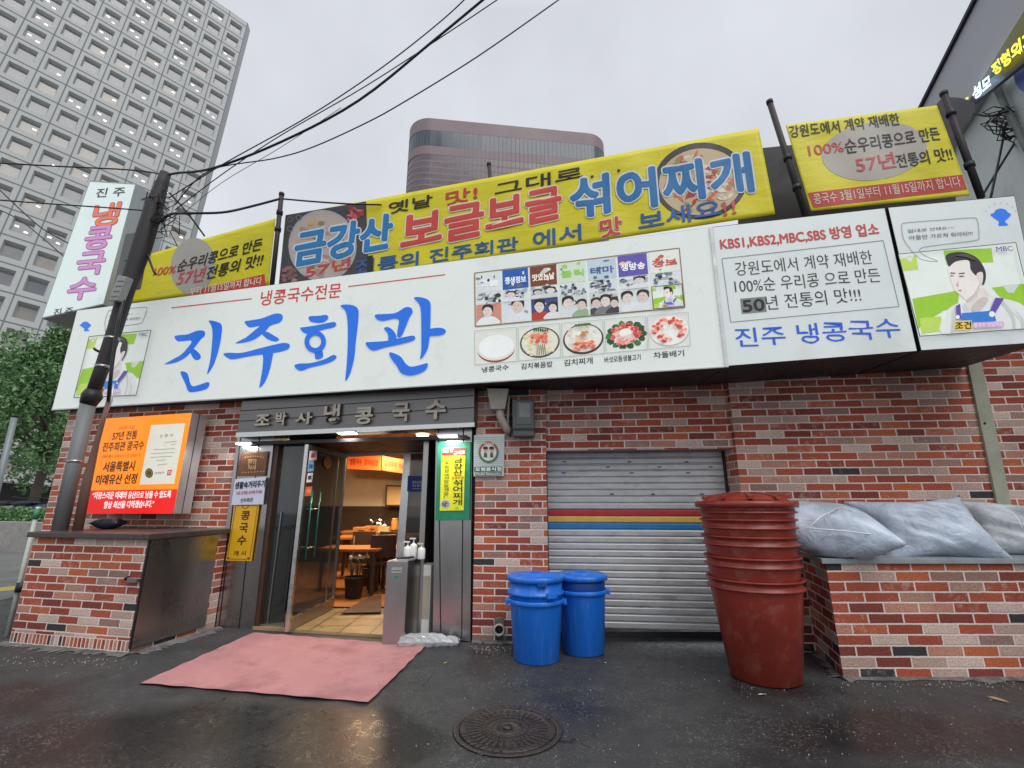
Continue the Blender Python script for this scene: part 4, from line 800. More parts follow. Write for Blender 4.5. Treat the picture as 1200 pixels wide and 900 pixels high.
# posts that carry the banners
M_post = P('rusty_dark_post', (.045,.035,.035), .6, .3, var=.35, scale=12, streak=True)
def post(name, a, b_, pl, off, r, label, parts=()):
    p0, p1 = pl.pt(*a, off), pl.pt(*b_, off); t = thing(name, label, 'post', p0, 'posts carrying the banners'); m = MB(); m.tube([p0, p1], r, M_post, 10); build(m, 'pole', t)
    m = MB(); d = (p1-p0)/np.linalg.norm(p1-p0); m.tube([p1-d*.02, p1+d*.025], r*1.15, M_dark, 10); build(m, 'cap', t)
    for f in parts:
        m = MB(); c = p0+(p1-p0)*f; m.tube([c-d*.03, c+d*.03], r*1.35, M_dark, 10); build(m, 'clamp', t)
BAN.wave = BANR.wave = None
post('banner_post', (318,340), (330,228), BAN, .04, .034, 'dark round post between the small left banner and the long banner', (.62,.8))
post('banner_post', (577,240), (573,193), BAN, -.1, .028, 'short dark post sticking up behind the middle of the long banner', (.3,))
post('banner_post', (945,256), (902,120), BANR, -.05, .034, 'dark post between the long banner and the right banner', (.25,.5))
post('banner_post', (1150,232), (1106,110), BANR, -.06, .034, 'dark post at the right edge of the right banner', (.3,.8))
# ================================================================ notices at the entrance
def plate(name, label, cat, q, pl, off, th, mat, rimmat=None):
    t = thing(name, label, cat, pl.pt(*q[0], off)); b = MB(); b.slab([pl.pt(u, v, off) for u, v in q], -pl.n*th, mat, rimmat); build(b, 'board', t); return t
E1 = .03
t = plate('bronze_plaque', 'brown bronze plaque with a gold crest on the left steel pillar', 'plaque', [(277,558),(310,557.5),(313.8,528.8),(282,531)], WALLL, .045, .02, P('bronze', (.16,.075,.05), .35, .6, var=.3, scale=12))
gold = P('gold_relief', (.55,.36,.12), .35, .7, var=.2); b = MB()
b.ring(295.5,543.5,6.2,7.6,1.2,WALLL,.0475,gold,n=4,a0=math.pi/4,a1=math.pi/4+2*math.pi); put(b, '백년', tq(291,544,300,543.5,5.5), WALLL, .0475, gold, bold=.03); put(b, '가게', tq(290.4,551,299.4,550.5,5.5), WALLL, .0475, gold, bold=.03)
for k in range(8): b.ell(284+3.6*k-.2*(k%2), 553.6-.15*k, .9, .7, WALLL, .0475, gold, n=8); b.ell(287.5+3*k, 534.5+.4*abs(k-3.5), .9, .8, WALLL, .0475, gold, n=8)
build(b, 'crest', t)
t = plate('white_notice', 'white paper notice with black and red lines above the yellow menu sign', 'notice', [(271,591.8),(308.3,591),(311.5,559),(275.7,561.5)], WALLL, .060, .006, ink((205,208,226)))
lettering('생활속거리두기', tq(275,573,310,570.5,8), WALLL, .064, ink((20,24,44)), t, bold=.04); lettering('서로 간격을 유지해 주세요', tq(276.5,580,307,578,4), WALLL, .064, ink((190,40,60)), t, bold=.02); lettering('진주회관', tq(281.5,589,296,588,4.8), WALLL, .064, ink((30,34,50)), t, bold=.02)
t = plate('yellow_menu_sign', 'narrow yellow sign with brown vertical lettering below the white notice', 'sign', [(264.8,657),(294,657.5),(303.5,590),(275.2,590)], WALLL, .050, .014, P('yellow_sign_board', lin((220,170,30)), .4, var=.06))
b = MB(); b.line([(266.5,655),(292.6,655.4),(301.8,592.5),(276.4,592.5),(266.5,655)], .6, WALLL, .053, ink((120,70,20))); b.ring(287.5,593,4,3,.8,WALLL,.053,ink((120,50,20)),n=14)
for cx in (267.5,291): b.ell(cx, 654, 1.2, 1.2, WALLL, .054, ink((110,60,20)), n=8)
build(b, 'border_line', t)
for ch, q in (('콩',(282,609.2,292,609,10)),('국',(280,624,289.6,623.8,11)),('수',(277.6,638.8,287.6,638.6,11)),('개 시',(273.5,651.2,287.5,651,5.5))): lettering(ch, tq(*q), WALLL, .053, ink((70,34,14)), t, bold=.03)
GP = Plane(WALLL.p0, 11.5)
t = plate('green_banner', 'green framed cloth notice with yellow centre on the right steel pillar', 'banner', [(510,610),(550,609.6),(551.3,517.4),(513,518)], GP, .045, .006, P('green_cloth', (.012,.22,.11), .5, var=.12, bump=.3, bscale=14))
b = MB(); b.poly([(515.3,598.5),(543.3,598),(545.5,524.4),(517.6,525.2)], GP, .049, ink((226,224,40), .1)); build(b, 'yellow_sheet', t)
b = MB(); b.poly([(517.4,534),(545.3,533.4),(545.6,524.2),(517.7,525)], GP, .0505, ink((210,40,34))); put(b, '옛날 맛', tq(518,530.8,531,529.6,4.6), GP, .052, ink((240,236,200)), bold=.03); put(b, '그대로', tq(532,533,545,532.2,4.4), GP, .052, ink((240,236,220)), bold=.03); build(b, 'red_strip', t)
mb = MB()
for ch, y0, y1 in (('금',320,362),('강',372,414),('산',420,465),('섞',500,546),('어',553,600),('찌',607,655),('개',660,706)):
    put(mb, ch, tq(531+(500-y0)*.002,490+y1/6.927,541.5+(500-y0)*.002,489.8+y1/6.927,(y1-y0)/6.927), GP, .0525, ink((24,30,20)), bold=.03)
put(mb, '보글보글', tq(529,560.8,543.5,560.6,2.6), GP, .0525, ink((190,60,30)), bold=.02); put(mb, '개시', tq(533,597,537,597,3), GP, .0525, ink((30,60,30))); build(mb, 'lettering', t)
mb = MB()
for ch, y0, y1 in (('진',320,348),('주',355,378),('회',384,408),('관',412,440),('에',452,470),('서',474,496),('맛',502,530),('보',538,560),('세',565,592),('요',598,626),('!',632,652)):
    x = 520.4+(500-y0)*.004; put(mb, ch, tq(x,490+y1/6.927,x+(5.4 if ch!='!' else 1),489.9+y1/6.927,(y1-y0)/6.927), GP, .0525, ink((40,90,40)), bold=.02)
build(mb, 'lettering', t)
mb = MB(); mb.ell(521.8,590.5,6,5,GP,.0515,ink((210,214,216))); mb.ell(521.8,590.5,4.6,3.8,GP,.053,ink((150,150,146)))
for k in range(9): mb.ell(521.8+rn.uniform(-3,3), 590.5+rn.uniform(-2.4,2.4), 1, .8, GP, .0545+.0001*k, ink(rn.choice([(60,60,60),(200,200,196),(120,90,70)])), n=7)
build(mb, 'printed_photo', t)
# blue poster and notice on the right glass
t = plate('blue_notice', 'small blue notice stuck on the glass panel right of the doorway', 'notice', [(477,576),(497.5,576.5),(497.5,558),(478,557.5)], DF, .02, .004, ink((24,58,150)))
mb = MB(); put(mb, '콩국수포장', tq(483,566.8,496,566.8,3.4), DF, .024, ink((210,220,235)), bold=.03); put(mb, '가능 합니다', tq(483,570.6,496,570.6,3), DF, .024, ink((210,220,235)), bold=.03); mb.line([(483,572.6),(495,572.8)], .6, DF, .024, ink((190,200,225))); build(mb, 'lettering', t)
t = plate('blue_poster', 'narrow blue and white poster beside the green banner', 'poster', [(496,599),(505,600),(508,530),(499,530)], DF, .03, .01, ink((30,44,90)))
mb = MB(); mb.poly([(498,594.5),(504.5,594.5),(506.5,562.5),(499.8,563)], DF, .034, ink((206,212,222))); 
for k in range(5): mb.line([(499.6,569+5*k),(504.6,568.8+5*k)], 1.6 if k else 3, DF, .037, ink((70,84,140)))
build(mb, 'white_sheet', t)
# model restaurant plate
t = plate('restaurant_plate', 'ribbed silver plate with round green and red emblem under the drain elbow', 'plate', [(554.9,558.2),(590.2,557.8),(591.2,509),(555.5,510)], WALLR, .045, .02, P('ribbed_silver_plate', lin((190,200,196)), .35, .3, var=.06))
b = MB()
for k in range(16): b.line([(556,513+2.2*k),(590.6,512.2+2.2*k)], .45, WALLR, .047, ink((150,160,160)))
build(b, 'ribs', t)
b = MB(); b.ell(572.5,530,10.4,11.2,WALLR,.0485,ink((210,210,200))); b.ring(572.5,530,11.8,12.6,2.6,WALLR,.051,ink((70,110,90)),a0=-.2,a1=math.pi+.2); b.ring(572.5,530,11.8,12.6,2.6,WALLR,.051,ink((170,70,60)),a0=math.pi+.2,a1=2*math.pi-.2)
for sx in (-1, 1): b.ell(572.5+sx*3.6,527,2.7,3.2,WALLR,.0505,ink((205,160,140)),n=18); b.ell(572.5+sx*3.6,525,3,1.9,WALLR,.0525,ink((40,40,44)),n=14); b.poly([(572.5+sx*3.6-2.2,536),(572.5+sx*3.6+2.2,536),(572.5+sx*3.6+1.5,530.4),(572.5+sx*3.6-1.5,530.4)], WALLR, .0515, ink((60,90,80)))
put(b, '모범음식점', [(566,521),(579,521),(578,518.6),(567,518.6)], WALLR, .053, ink((240,230,220)), bold=.03); build(b, 'emblem', t)
b = MB(); b.poly([(555.6,553),(588.4,552.4),(588.6,546.6),(555.8,547.2)], WALLR, .0485, ink((30,84,66))); b.poly([(557,557.4),(588,556.8),(588,553.4),(557,554)], WALLR, .0485, ink((36,80,66)))
put(b, '모범음식점', tq(557,552.2,587.4,551.6,4.4), WALLR, .0515, ink((230,236,230)), bold=.05); put(b, 'Model Restaurant', tq(558,556.8,587,556.3,2.6), WALLR, .0515, ink((225,232,228)), bold=.03); build(b, 'lettering', t)
# ================================================================ brick counter at the left of the door
A0, A1, A2, A3 = gnd(10,755)[:2], gnd(150,767)[:2], gnd(250,736)[:2], np.array([-5.0,YW(-5.0)-.01])
A2 = np.array([A2[0], YW(A2[0])-.03])
ct = thing('brick_counter', 'waist high brick counter with dark stone top and steel side panel', 'counter', (*A0, 0))
zk = at(165, 632, A1[1])[2]
b = MB(); bw(b, A0, A1, .12, zk, .08); b.face([(*A0,0),(*A1,0),(*A1,.12),(*A0,.12)], M_soldier, uv=[(0,-.02),(1.55,-.02),(1.55,.1),(0,.1)])
bw(b, A3, A0, 0, zk); build(b, 'brick_wall', ct)
b = MB(); d = (A2-A1)/np.linalg.norm(A2-A1); nr = np.array([d[1], -d[0]])
p0, p1 = A1+nr*.006+d*.004, A2+nr*.006-d*.16
b.slab([(*p0,.05),(*p1,.05),(*p1,zk-.01),(*p0,zk-.01)], (*(-nr*.012),0), M_steel); 
b.slab([(*(p0-d*.006+nr*.004),.05),(*(p0+d*.012+nr*.004),.05),(*(p0+d*.012+nr*.004),zk-.01),(*(p0-d*.006+nr*.004),zk-.01)], (*(-nr*.02),0), M_black); build(b, 'steel_panel', ct)
b = MB(); bw(b, A1-nr*.012, A2-nr*.012, 0, zk); build(b, 'brick_wall', ct)
e1 = (A1-A0)/np.linalg.norm(A1-A0); o_ = .045; nf = np.array([e1[1], -e1[0]])
c0, c1, c2, c3 = A0-e1*.05+nf*o_, A1+nr*o_+nf*o_, A2+nr*o_, A3-e1*.05
b = MB(); b.slab([(*c0,zk+.055),(*c1,zk+.055),(*c2,zk+.055),(*c3,zk+.055)], (0,0,-.055), M_slabb); build(b, 'countertop', ct, bevel=.008)
# clamp on the counter corner
tz = at(158, 680, A1[1])[2]; b = MB(); b.obox((*(A1-e1*.07+nf*.02), tz), (.06,-.012,0), (.006,.025,0), (0,0,.016), M_steel2); b.tube([(*(A1-e1*.13+nf*.03), tz-.01),(*(A1-e1*.15+nf*.05), tz+.02),(*(A1-e1*.11+nf*.05), tz+.035)], .012, M_dark); build(b, 'latch', ct)
# dark bag lying on the counter
def pillow(mb, c, ex, ey, ez, mat, nu=36, nv=28, puff=.5, wr=.02, seed=0, corner=.18, flat=0., pinch=.10):
    c, ex, ey, ez = (np.array(t, float) for t in (c, ex, ey, ez)); rs = np.random.default_rng(seed); ph = rs.uniform(0, 6.28, 12); fr = rs.uniform(2, 11, (12, 2)); am = rs.uniform(.3, 1, 12)/np.linalg.norm(fr, axis=1)*3
    def side(sg):
        def fn(s, t):
            a, q = 2*s-1, 2*t-1
            th = max(0, (1-abs(a)**2.6))**puff*max(0, (1-abs(q)**2.6))**puff
            pin = 1+corner*(abs(a)*abs(q))**3-pinch*(1-abs(a*q))*(abs(a)**4+abs(q)**4)
            wv = sum(am[i]*math.sin(fr[i,0]*a*1.7+fr[i,1]*q*1.7+ph[i]) for i in range(12))*wr
            h = sg*th*(1 if sg > 0 else (1-flat))+wv*(.25+th)*(1 if sg > 0 else .999)
            return c+ex*a*pin+ey*q*pin+ez*h
        return fn
    mb.grid(side(1), nu, nv, mat); f2 = side(-1); mb.grid(lambda s, t: f2(1-s, t), nu, nv, mat)
pb = at(128, 612, 5.9); pb[2] = zk+.055; b = MB(); pillow(b, pb+np.array((0,0,.07)), (.13,.03,0), (-.02,.10,0), (0,0,.07), P('black_bag_plastic', (.015,.018,.028), .3, var=.3), 20, 16, wr=.05, seed=3)
tag(build(b, 'cloth_bag', None, 'small black bag lying on the brick counter below the orange lightbox', 'bag', loc=pb, weld=True))
# ================================================================ brick planter at the right
B0 = gnd(989,796)[:2]; zp = at(968, 656, B0[1])[2]; B1 = np.array([7.2, B0[1]]); Bb = np.array([2.98, YW(2.98)-.003])
pl_ = thing('brick_planter', 'low brick planter wall with grey stone slab carrying the rubbish bags', 'planter', (*B0, 0))
b = MB(); bw(b, B0, B1, 0, zp-.03, .16, M_brickP); bw(b, Bb, B0, 0, zp-.03, .03, M_brickP); build(b, 'brick_wall', pl_)
b = MB(); b.slab([(B0[0]-.05,B0[1]-.03,zp+.012),(B1[0],B0[1]-.03,zp+.012),(B1[0],YW(B1[0])-.01,zp+.012),(Bb[0]-.05,Bb[1]-.01,zp+.012)], (0,0,-.042), M_slab); build(b, 'stone_slab', pl_, bevel=.006)
def bagmat(name, col, rough):
    m, b, L = newmat(name); tc = nnode(m, 'ShaderNodeTexCoord'); n = nnode(m, 'ShaderNodeTexNoise'); n.inputs['Scale'].default_value = 3.2; n.inputs['Detail'].default_value = 7; L(tc.outputs['Object'], n.inputs['Vector'])
    r = nnode(m, 'ShaderNodeValToRGB'); r.color_ramp.elements[0].position = .34; r.color_ramp.elements[0].color = (*[c*.72 for c in col],1); r.color_ramp.elements[1].position = .64; r.color_ramp.elements[1].color = (*[c*1.15 for c in col],1); L(n.outputs[0], r.inputs[0]); L(r.outputs[0], b.inputs['Base Color'])
    v = nnode(m, 'ShaderNodeTexNoise'); v.inputs['Scale'].default_value = 7; v.inputs['Detail'].default_value = 8; v.inputs['Distortion'].default_value = 1.2; L(tc.outputs['Object'], v.inputs['Vector']); bp = nnode(m, 'ShaderNodeBump'); bp.inputs['Strength'].default_value = .6; bp.inputs['Distance'].default_value = .04; L(v.outputs[0], bp.inputs['Height']); L(bp.outputs[0], b.inputs['Normal'])
    b.inputs['Roughness'].default_value = rough; b.inputs['Coat Weight'].default_value = .2; b.inputs['Coat Roughness'].default_value = .3; return m
M_bag = bagmat('milky_blue_bag_plastic', (.47,.54,.64), .4); M_bag2 = bagmat('pale_bag_plastic', (.56,.60,.64), .42); M_bagl = P('bag_seam', (.8,.82,.85), .3)
zs_ = zp+.012
def rubbish(lb, c, ex, ey, ez, mat, seed, rotv=None, **k):
    t = thing('rubbish_bag', lb, 'rubbish bag', c, 'rubbish bags on the planter'); b = MB(); pillow(b, np.array(c, float)+np.array((0,0,abs(ez[2]))), ex, ey, ez, mat, 56, 44, seed=seed, **k); o = build(b, 'bag', t, weld=True); return t
YB = 4.62
c1 = at(972, 640, YB-.1); c1[2] = zs_
t = rubbish('milky blue rubbish bag with a white sealed edge, next to the red tubs', c1, (.40,-.17,-.035), (.10,.28,.05), (0,0,.235), M_bag, 11, wr=.03, puff=.46, corner=.12, flat=.05, pinch=.14)
b = MB(); b.tube([at(947,619,4.16),at(990,622,4.12),at(1043,629,4.20)], .005, M_bagl); b.tube([at(947,619,4.16),at(962,605,4.22),at(985,594,4.36)], .004, M_bagl); b.tube([at(985,594,4.36),at(1018,604,4.30),at(1043,629,4.20)], .004, M_bagl); build(b, 'sealed_edge', t)
c2 = at(1082, 621, 4.62)
t = rubbish('rubbish bag with two pointed corners at its right edge, middle of the three', c2-np.array((0,0,.09)), (.435,-.10,.02), (-.045,.13,.255), (.02,-.17,.09), M_bag, 23, wr=.05, puff=.40, corner=.16, flat=.05, pinch=.17)
c3 = at(1190, 622, 4.74)
t = rubbish('crumpled paler rubbish bag, rightmost on the planter slab', c3-np.array((0,0,.09)), (.40,-.06,-.03), (.03,.12,.235), (.02,-.17,.09), M_bag2, 37, wr=.085, puff=.42, corner=.14, flat=.05, pinch=.15)
b = MB(); b.tube([at(1186,601,4.5),at(1193,609,4.46),at(1199,622,4.44)], .006, M_bagl); build(b, 'sealed_edge', t)
# ================================================================ red tubs stacked upside by side of the planter
M_red = P('dark_red_plastic', (.235,.030,.017), .34, var=.2, scale=3, bump=.06, bscale=5, dirt=((.34,.15,.12), 7, .53, .5), spec=.45)
CT = np.array([2.13, 4.40])
def zat(u, v, Y): return at(u, v, Y)[2]
def tub(name, zr, zbot, rr, rb, label, first=False, lip=.02):
    t = thing(name, label, 'tub', (*CT, zbot), 'dark red tubs nested in one stack')
    b = MB(); h = zr-zbot
    b.lathe([(rb-.02,0),(rb,.012),(rb+(rr-rb)*.94,h-.09),(rr-.005,h-.085),(rr+lip,h-.08),(rr+lip,h-.07),(rr-.002,h-.062),(rr,h-.02),(rr+lip,h-.016),(rr+lip+.004,h-.004),(rr+lip-.004,h),(rr-.016,h-.006),(rr-.02,h-.05),(rb-.01,.03)], (*CT, zbot), M_red, 64, smooth=True)
    build(b, 'tub', t); return t
Yf = 4.0
zr = [zat(870, y, Yf) for y in (684, 656, 630, 609, 590)]   # near rims, bottom tub first
rr = [.372,.375,.378,.382,.39]
lbs = ['bottom red tub of the stack, standing on the asphalt','second red tub from the ground in the stack','middle red tub of the stack, third from the ground','fourth red tub from the ground in the stack','topmost red tub of the stack, under the red lid']
for i in range(5):
    zb_ = 0 if i == 0 else zr[i]-.62; tub('plastic_tub', zr[i], zb_, rr[i], (.275 if i == 0 else .29), lbs[i])
t = thing('tub_lid', 'red ribbed lid closing the top of the red tub stack', 'lid', (*CT, zr[4]), None); b = MB(); R0 = .425
b.lathe([(R0-.01,-.03),(R0,-.028),(R0+.004,.0),(R0,.022),(R0-.03,.026),(R0-.05,.018),(.335,.05),(.32,.062),(.20,.088),(.18,.08),(.02,.09)], (*CT, zr[4]-.004), M_red, 64)
for k in range(10):
    a = 2*math.pi*k/10; p = np.array((*CT, zr[4]+.034)); dv = np.array((math.cos(a), math.sin(a), 0)); tv = np.array((-dv[1], dv[0], 0)); b.obox(p+dv*.25+np.array((0,0,.036)), dv*.12+np.array((0,0,-.02)), tv*.018, (.0,0,.012), M_red)
build(b, 'lid', t, bevel=0)
# ================================================================ blue bins
M_blue = P('blue_plastic', (.010,.155,.66), .33, var=.10, scale=3, bump=.06, bscale=6, streak=(3,3,.25), dirt=((.12,.27,.58), 7, .52, .6)); M_blued = P('blue_plastic_band', (.006,.06,.28), .4, var=.12)
def bin_(c, ztop, zrim, rr, rb, lab, lab2, extra):
    g_ = 'blue bins by the shutter'; t = thing('plastic_bin', lab, 'bin', (*c, 0), g_); b = MB()
    b.lathe([(rb-.01,.0),(rb,.01),(rr-.022,zrim-.05),(rr-.02,zrim-.045),(rr,zrim-.04),(rr+.004,zrim-.03),(rr+.004,zrim-.008),(rr-.002,zrim),(rr-.02,zrim-.004),(rr-.028,zrim-.04)], (*c, 0), M_blue, 48); o = build(b, 'bin', t)
    for a in (R_(-8), R_(187)):
        b = MB(); dv = np.array((math.cos(a), math.sin(a), 0)); tv = np.array((-dv[1], dv[0], 0)); b.obox(np.array((*c, zrim-.03))+dv*(rr+.012), dv*.014, tv*.05, (0,0,.022), M_blue); build(b, 'handle', t, bevel=.005)
    t2 = thing('plastic_bin', lab2, 'bin', (*c, zrim-.3), g_); b = MB(); zl_ = ztop-.062
    pr = [(rb-.03,zrim-.30),(rr-.045,zrim-.06),(rr-.024,zrim-.002),(rr-.02,zl_-.03)]
    if extra: pr += [(rr-.018,zrim+.035),(rr+.002,zrim+.04),(rr+.004,zrim+.062),(rr-.016,zrim+.068),(rr-.014,zl_)]; pr.pop(3)
    b.lathe(pr+[(rr-.03,zl_)], (*c, 0), M_blued if not extra else M_blue, 48); o = build(b, 'bin', t2)
    b = MB(); R0 = rr+.008
    b.lathe([(R0-.015,zl_-.004),(R0,zl_),(R0+.003,zl_+.035),(R0-.008,zl_+.046),(R0-.035,zl_+.05),(R0-.045,zl_+.043),(R0-.09,zl_+.05),(R0-.10,zl_+.058),(.07,zl_+.062),(.01,zl_+.062)], (*c, 0), M_blue, 48)
    b.obox((c[0],c[1],zl_+.064), (.055,0,0), (0,.012,0), (0,0,.012), M_blue); lid = build(b, 'lid', t2)
    if extra:
        a = R_(-62); dv = np.array((math.cos(a), math.sin(a), 0)); tv = np.array((-dv[1], dv[0], 0)); b = MB(); b.obox(np.array((*c, zrim+.055))+dv*(rr+.012), dv*.016, tv*.05, (0,0,.024), M_blue); build(b, 'handle', t2, bevel=.006)
        b = MB(); a = R_(-80); dv = np.array((math.cos(a), math.sin(a), 0)); tv = np.array((-dv[1], dv[0], 0)); b.obox(np.array((*c, zl_-.012))+dv*(rr+.0), dv*.012, tv*.045, (0,0,.012), M_blued); build(b, 'clasp', t2)
def binpos(u, v, r):
    p = gnd(u, v); return np.array([p[0]*(p[1]+r)/p[1], p[1]+r])
k1 = binpos(629, 781, .215); zt1 = zat(625, 672, k1[1]-.05); zr1 = zat(628, 706, k1[1]-.25)
bin_(k1, zt1, zr1, .27, .215, 'blue bin standing on the asphalt in front of the brick pillar', 'lidded blue bin nested in the bin before the brick pillar', True)
k2 = binpos(684, 771, .205); zt2 = zat(681, 671, k2[1]-.05); zr2 = zat(681, 694, k2[1]-.25)
bin_(k2, zt2, zr2, .26, .205, 'blue bin standing on the asphalt before the shutter', 'lidded blue bin nested in the bin before the shutter', False)
# ================================================================ carpet, manhole, litter
HQ = homog(UNIT, [(165,800),(432,822.5),(499,756.5),(297,741)]); cz = np.random.default_rng(2); cp = cz.uniform(0,6.28,8)
def carpet(top):
    def fn(s, t):
        e = max(abs(2*s-1), abs(2*t-1)); u, v = hap(HQ, [(s, t)])[0]
        wv = .0035*(math.sin(9*s+cp[0])*math.sin(7*t+cp[1])+.6*math.sin(21*s+13*t+cp[2])); ed = .010*max(0, e-.93)/.07*(.5+.5*math.sin(31*s+cp[3])*math.sin(27*t+cp[4]))
        if e > .999: u += .5*math.sin(40*t+50*s+cp[5]); v += .35*math.sin(46*s+33*t+cp[6])
        z = .011+wv+ed if top else .001
        return gnd(u, v, z)
    return fn
b = MB(); b.grid(carpet(1), 60, 40, M_pink); f_ = carpet(0); o1, o0 = carpet(1), f_
for k in range(60):
    for (s0,t0_),(s1,t1_) in (((k/60,0),((k+1)/60,0)),((1,k/60),(1,(k+1)/60)),((0,(k+1)/60),(0,k/60))): b.face([o0(s0,t0_),o0(s1,t1_),o1(s1,t1_),o1(s0,t0_)], M_pink)
build(b, 'carpet', None, 'pink carpet spread over the asphalt in front of the doorway', 'carpet', loc=gnd(165,800))
M_iron = P('cast_iron', (.05,.042,.039), .42, .3, var=.35, scale=9, bump=.4, bscale=60, dirt=((.09,.075,.06), 5, .55, .5))
cm = gnd(595, 855); rm = 64.0/pxm(cm)-.035
mh = thing('manhole_cover', 'round cast iron manhole cover set in the wet asphalt', 'manhole cover', cm); b = MB(); b.lathe([(rm+.035,.006),(rm+.03,.010),(rm,.010),(rm-.004,.005)], cm, M_iron, 72); build(b, 'frame', mh)
b = MB(); b.lathe([(rm-.006,.006),(rm-.012,.013),(rm*.84,.013),(rm*.83,.008),(rm*.30,.008),(rm*.29,.013),(rm*.2,.013),(rm*.19,.008),(.02,.008)], cm, M_iron, 72)
for k in range(36):
    a = 2*math.pi*k/36
    for rr_ in (.36,.5,.64,.76):
        dv = np.array((math.cos(a+rr_*3), math.sin(a+rr_*3), 0)); tv = np.array((-dv[1], dv[0], 0)); b.obox(cm+dv*rm*rr_+np.array((0,0,.010)), dv*.018, tv*.010, (0,0,.0015), M_iron)
for k in range(44):
    a = 2*math.pi*k/44+rng.uniform(-.02,.02); dv = np.array((math.cos(a), math.sin(a), 0)); tv = np.array((-dv[1], dv[0], 0))
    if k % 11 not in (0, 1): b.obox(cm+dv*rm*.915+np.array((0,0,.014)), dv*rng.uniform(.012,.022), tv*.008, (0,0,.002), M_iron)
b.tube([cm+np.array((0,0,.008)), cm+np.array((0,0,.02))], .03, M_iron); build(b, 'lid', mh)
def flake(name, lb, cat, u, v, l, wd, rot, mat, grp=None):
    p = gnd(u, v, .006); b = MB(); c, s = math.cos(rot), math.sin(rot); T = lambda x, y, z: p+np.array((x*c-y*s, x*s+y*c, z))
    b.mesh([T(-l,0,0),T(-l*.3,wd,.004),T(l*.4,wd*.8,.003),T(l,0,.006),T(l*.4,-wd*.8,.010),T(-l*.3,-wd,.006),T(0,0,.002)], [(0,6,1),(1,6,2),(2,6,3),(3,6,4),(4,6,5),(5,6,0)], mat)
    o = build(b, name, None, lb, cat, grp, loc=p); m = o.modifiers.new('thickness', 'SOLIDIFY'); m.thickness = .002
M_leaf1, M_pap = P('dry_leaf', (.42,.27,.15), .6), P('paper_scrap', (.6,.58,.52), .6)
flake('leaf', 'brown dry leaf lying on the asphalt before the brick planter', 'leaf', 1170, 820, .06, .016, 2.2, M_leaf1)
flake('paper_scrap', 'pale scrap of paper lying just before the red tub', 'litter', 893, 814, .03, .012, -.2, M_pap, 'scraps of litter'); flake('paper_scrap', 'pale scrap of paper lying before the right blue bin', 'litter', 709, 777, .02, .01, -1.2, M_pap, 'scraps of litter'); flake('paper_scrap', 'yellowish scrap lying near the carpet corner beside the doorway', 'litter', 522, 777, .016, .012, .3, P('yellow_scrap', (.6,.48,.12), .6), 'scraps of litter')
# gravel and grit by the wall foot: uncountable
b = MB(); M_grit = P('grit', (.34,.33,.31), .8, var=.4, scale=60)
for k in range(900):
    z_ = rng.random()
    if z_ < .22: u, v = rng.uniform(552, 600), 757+abs(rng.normal(0,5))
    elif z_ < .40: u, v = rng.uniform(0,160), 770+abs(rng.normal(0,7))
    elif z_ < .55: u, v = rng.uniform(985,1200), 799+abs(rng.normal(0,5))
    else: u, v = rng.uniform(420,1200), rng.uniform(750,895)
    p = gnd(u, v, .004); r0 = rng.uniform(.003,.008 if z_ < .55 else .0055); 
    ax = rng.normal(0,1,(3,3)); ax /= np.linalg.norm(ax, axis=1)[:,None]; b.mesh([p+ax[0]*r0,p-ax[0]*r0,p+ax[1]*r0,p-ax[1]*r0,p+np.array((0,0,r0)),p-np.array((0,0,.003))], [(0,2,4),(2,1,4),(1,3,4),(3,0,4)], M_grit)
build(b, 'grit', kind='stuff')
# ================================================================ things at the doorway
DS = gnd(447, 757); DE = gnd(473, 756.5); zst = zat(455, 657, DS[1])
st = thing('steel_bin', 'tall brushed steel bin standing on the pink carpet at the doorway', 'bin', DS)
dx = DE-DS; dx[2] = 0; dyv = np.array((.12,.42,0)); b = MB(); b.slab([DS+(0,0,.0),DE+(0,0,.0),DE+(0,0,zst),DS+(0,0,zst)], dyv, M_steel2); build(b, 'body', st, bevel=.012)
b = MB(); b.slab([DS+dx*.1+dyv*.1+(0,0,zst+.004),DE-dx*.1+dyv*.1+(0,0,zst+.004),DE-dx*.1+dyv*.9+(0,0,zst+.004),DS+dx*.1+dyv*.9+(0,0,zst+.004)], (0,0,-.01), M_alu); b.obox(DS+dx*.5+dyv*.5+np.array((0,0,zst+.014)), dx*.3, dyv*.25, (0,0,.008), M_dark); build(b, 'top', st)
b = MB()
for zz, hh in ((zst*.90,.012),(zst*.86,.006)): b.obox(DS+dx*.5+np.array((0,-.004,zz)), dx*.24, (0,.004,0), (0,0,hh), M_alu)
b.obox(DS+dx*.5+np.array((0,-.004,zst*.80)), dx*.12, (0,.003,0), (0,0,.012), P('green_label', (.05,.2,.14), .4)); build(b, 'label', st)
W0 = gnd(490, 745); ws = thing('white_stand', 'narrow white stand behind the steel bin carrying pump bottles', 'stand', W0); zw = zat(495, 662, W0[1])
b = MB(); b.obox(W0+np.array((.05,.1,zw/2)), (.09,-.01,0), (.02,.13,0), (0,0,zw/2), M_white); build(b, 'body', ws, bevel=.01)
b = MB(); b.obox(W0+np.array((.05,-.036,zw*.55)), (.06,-.008,0), (0,.003,0), (0,0,zw*.30), P('beige_panel', (.42,.38,.30), .5)); build(b, 'panel', ws)
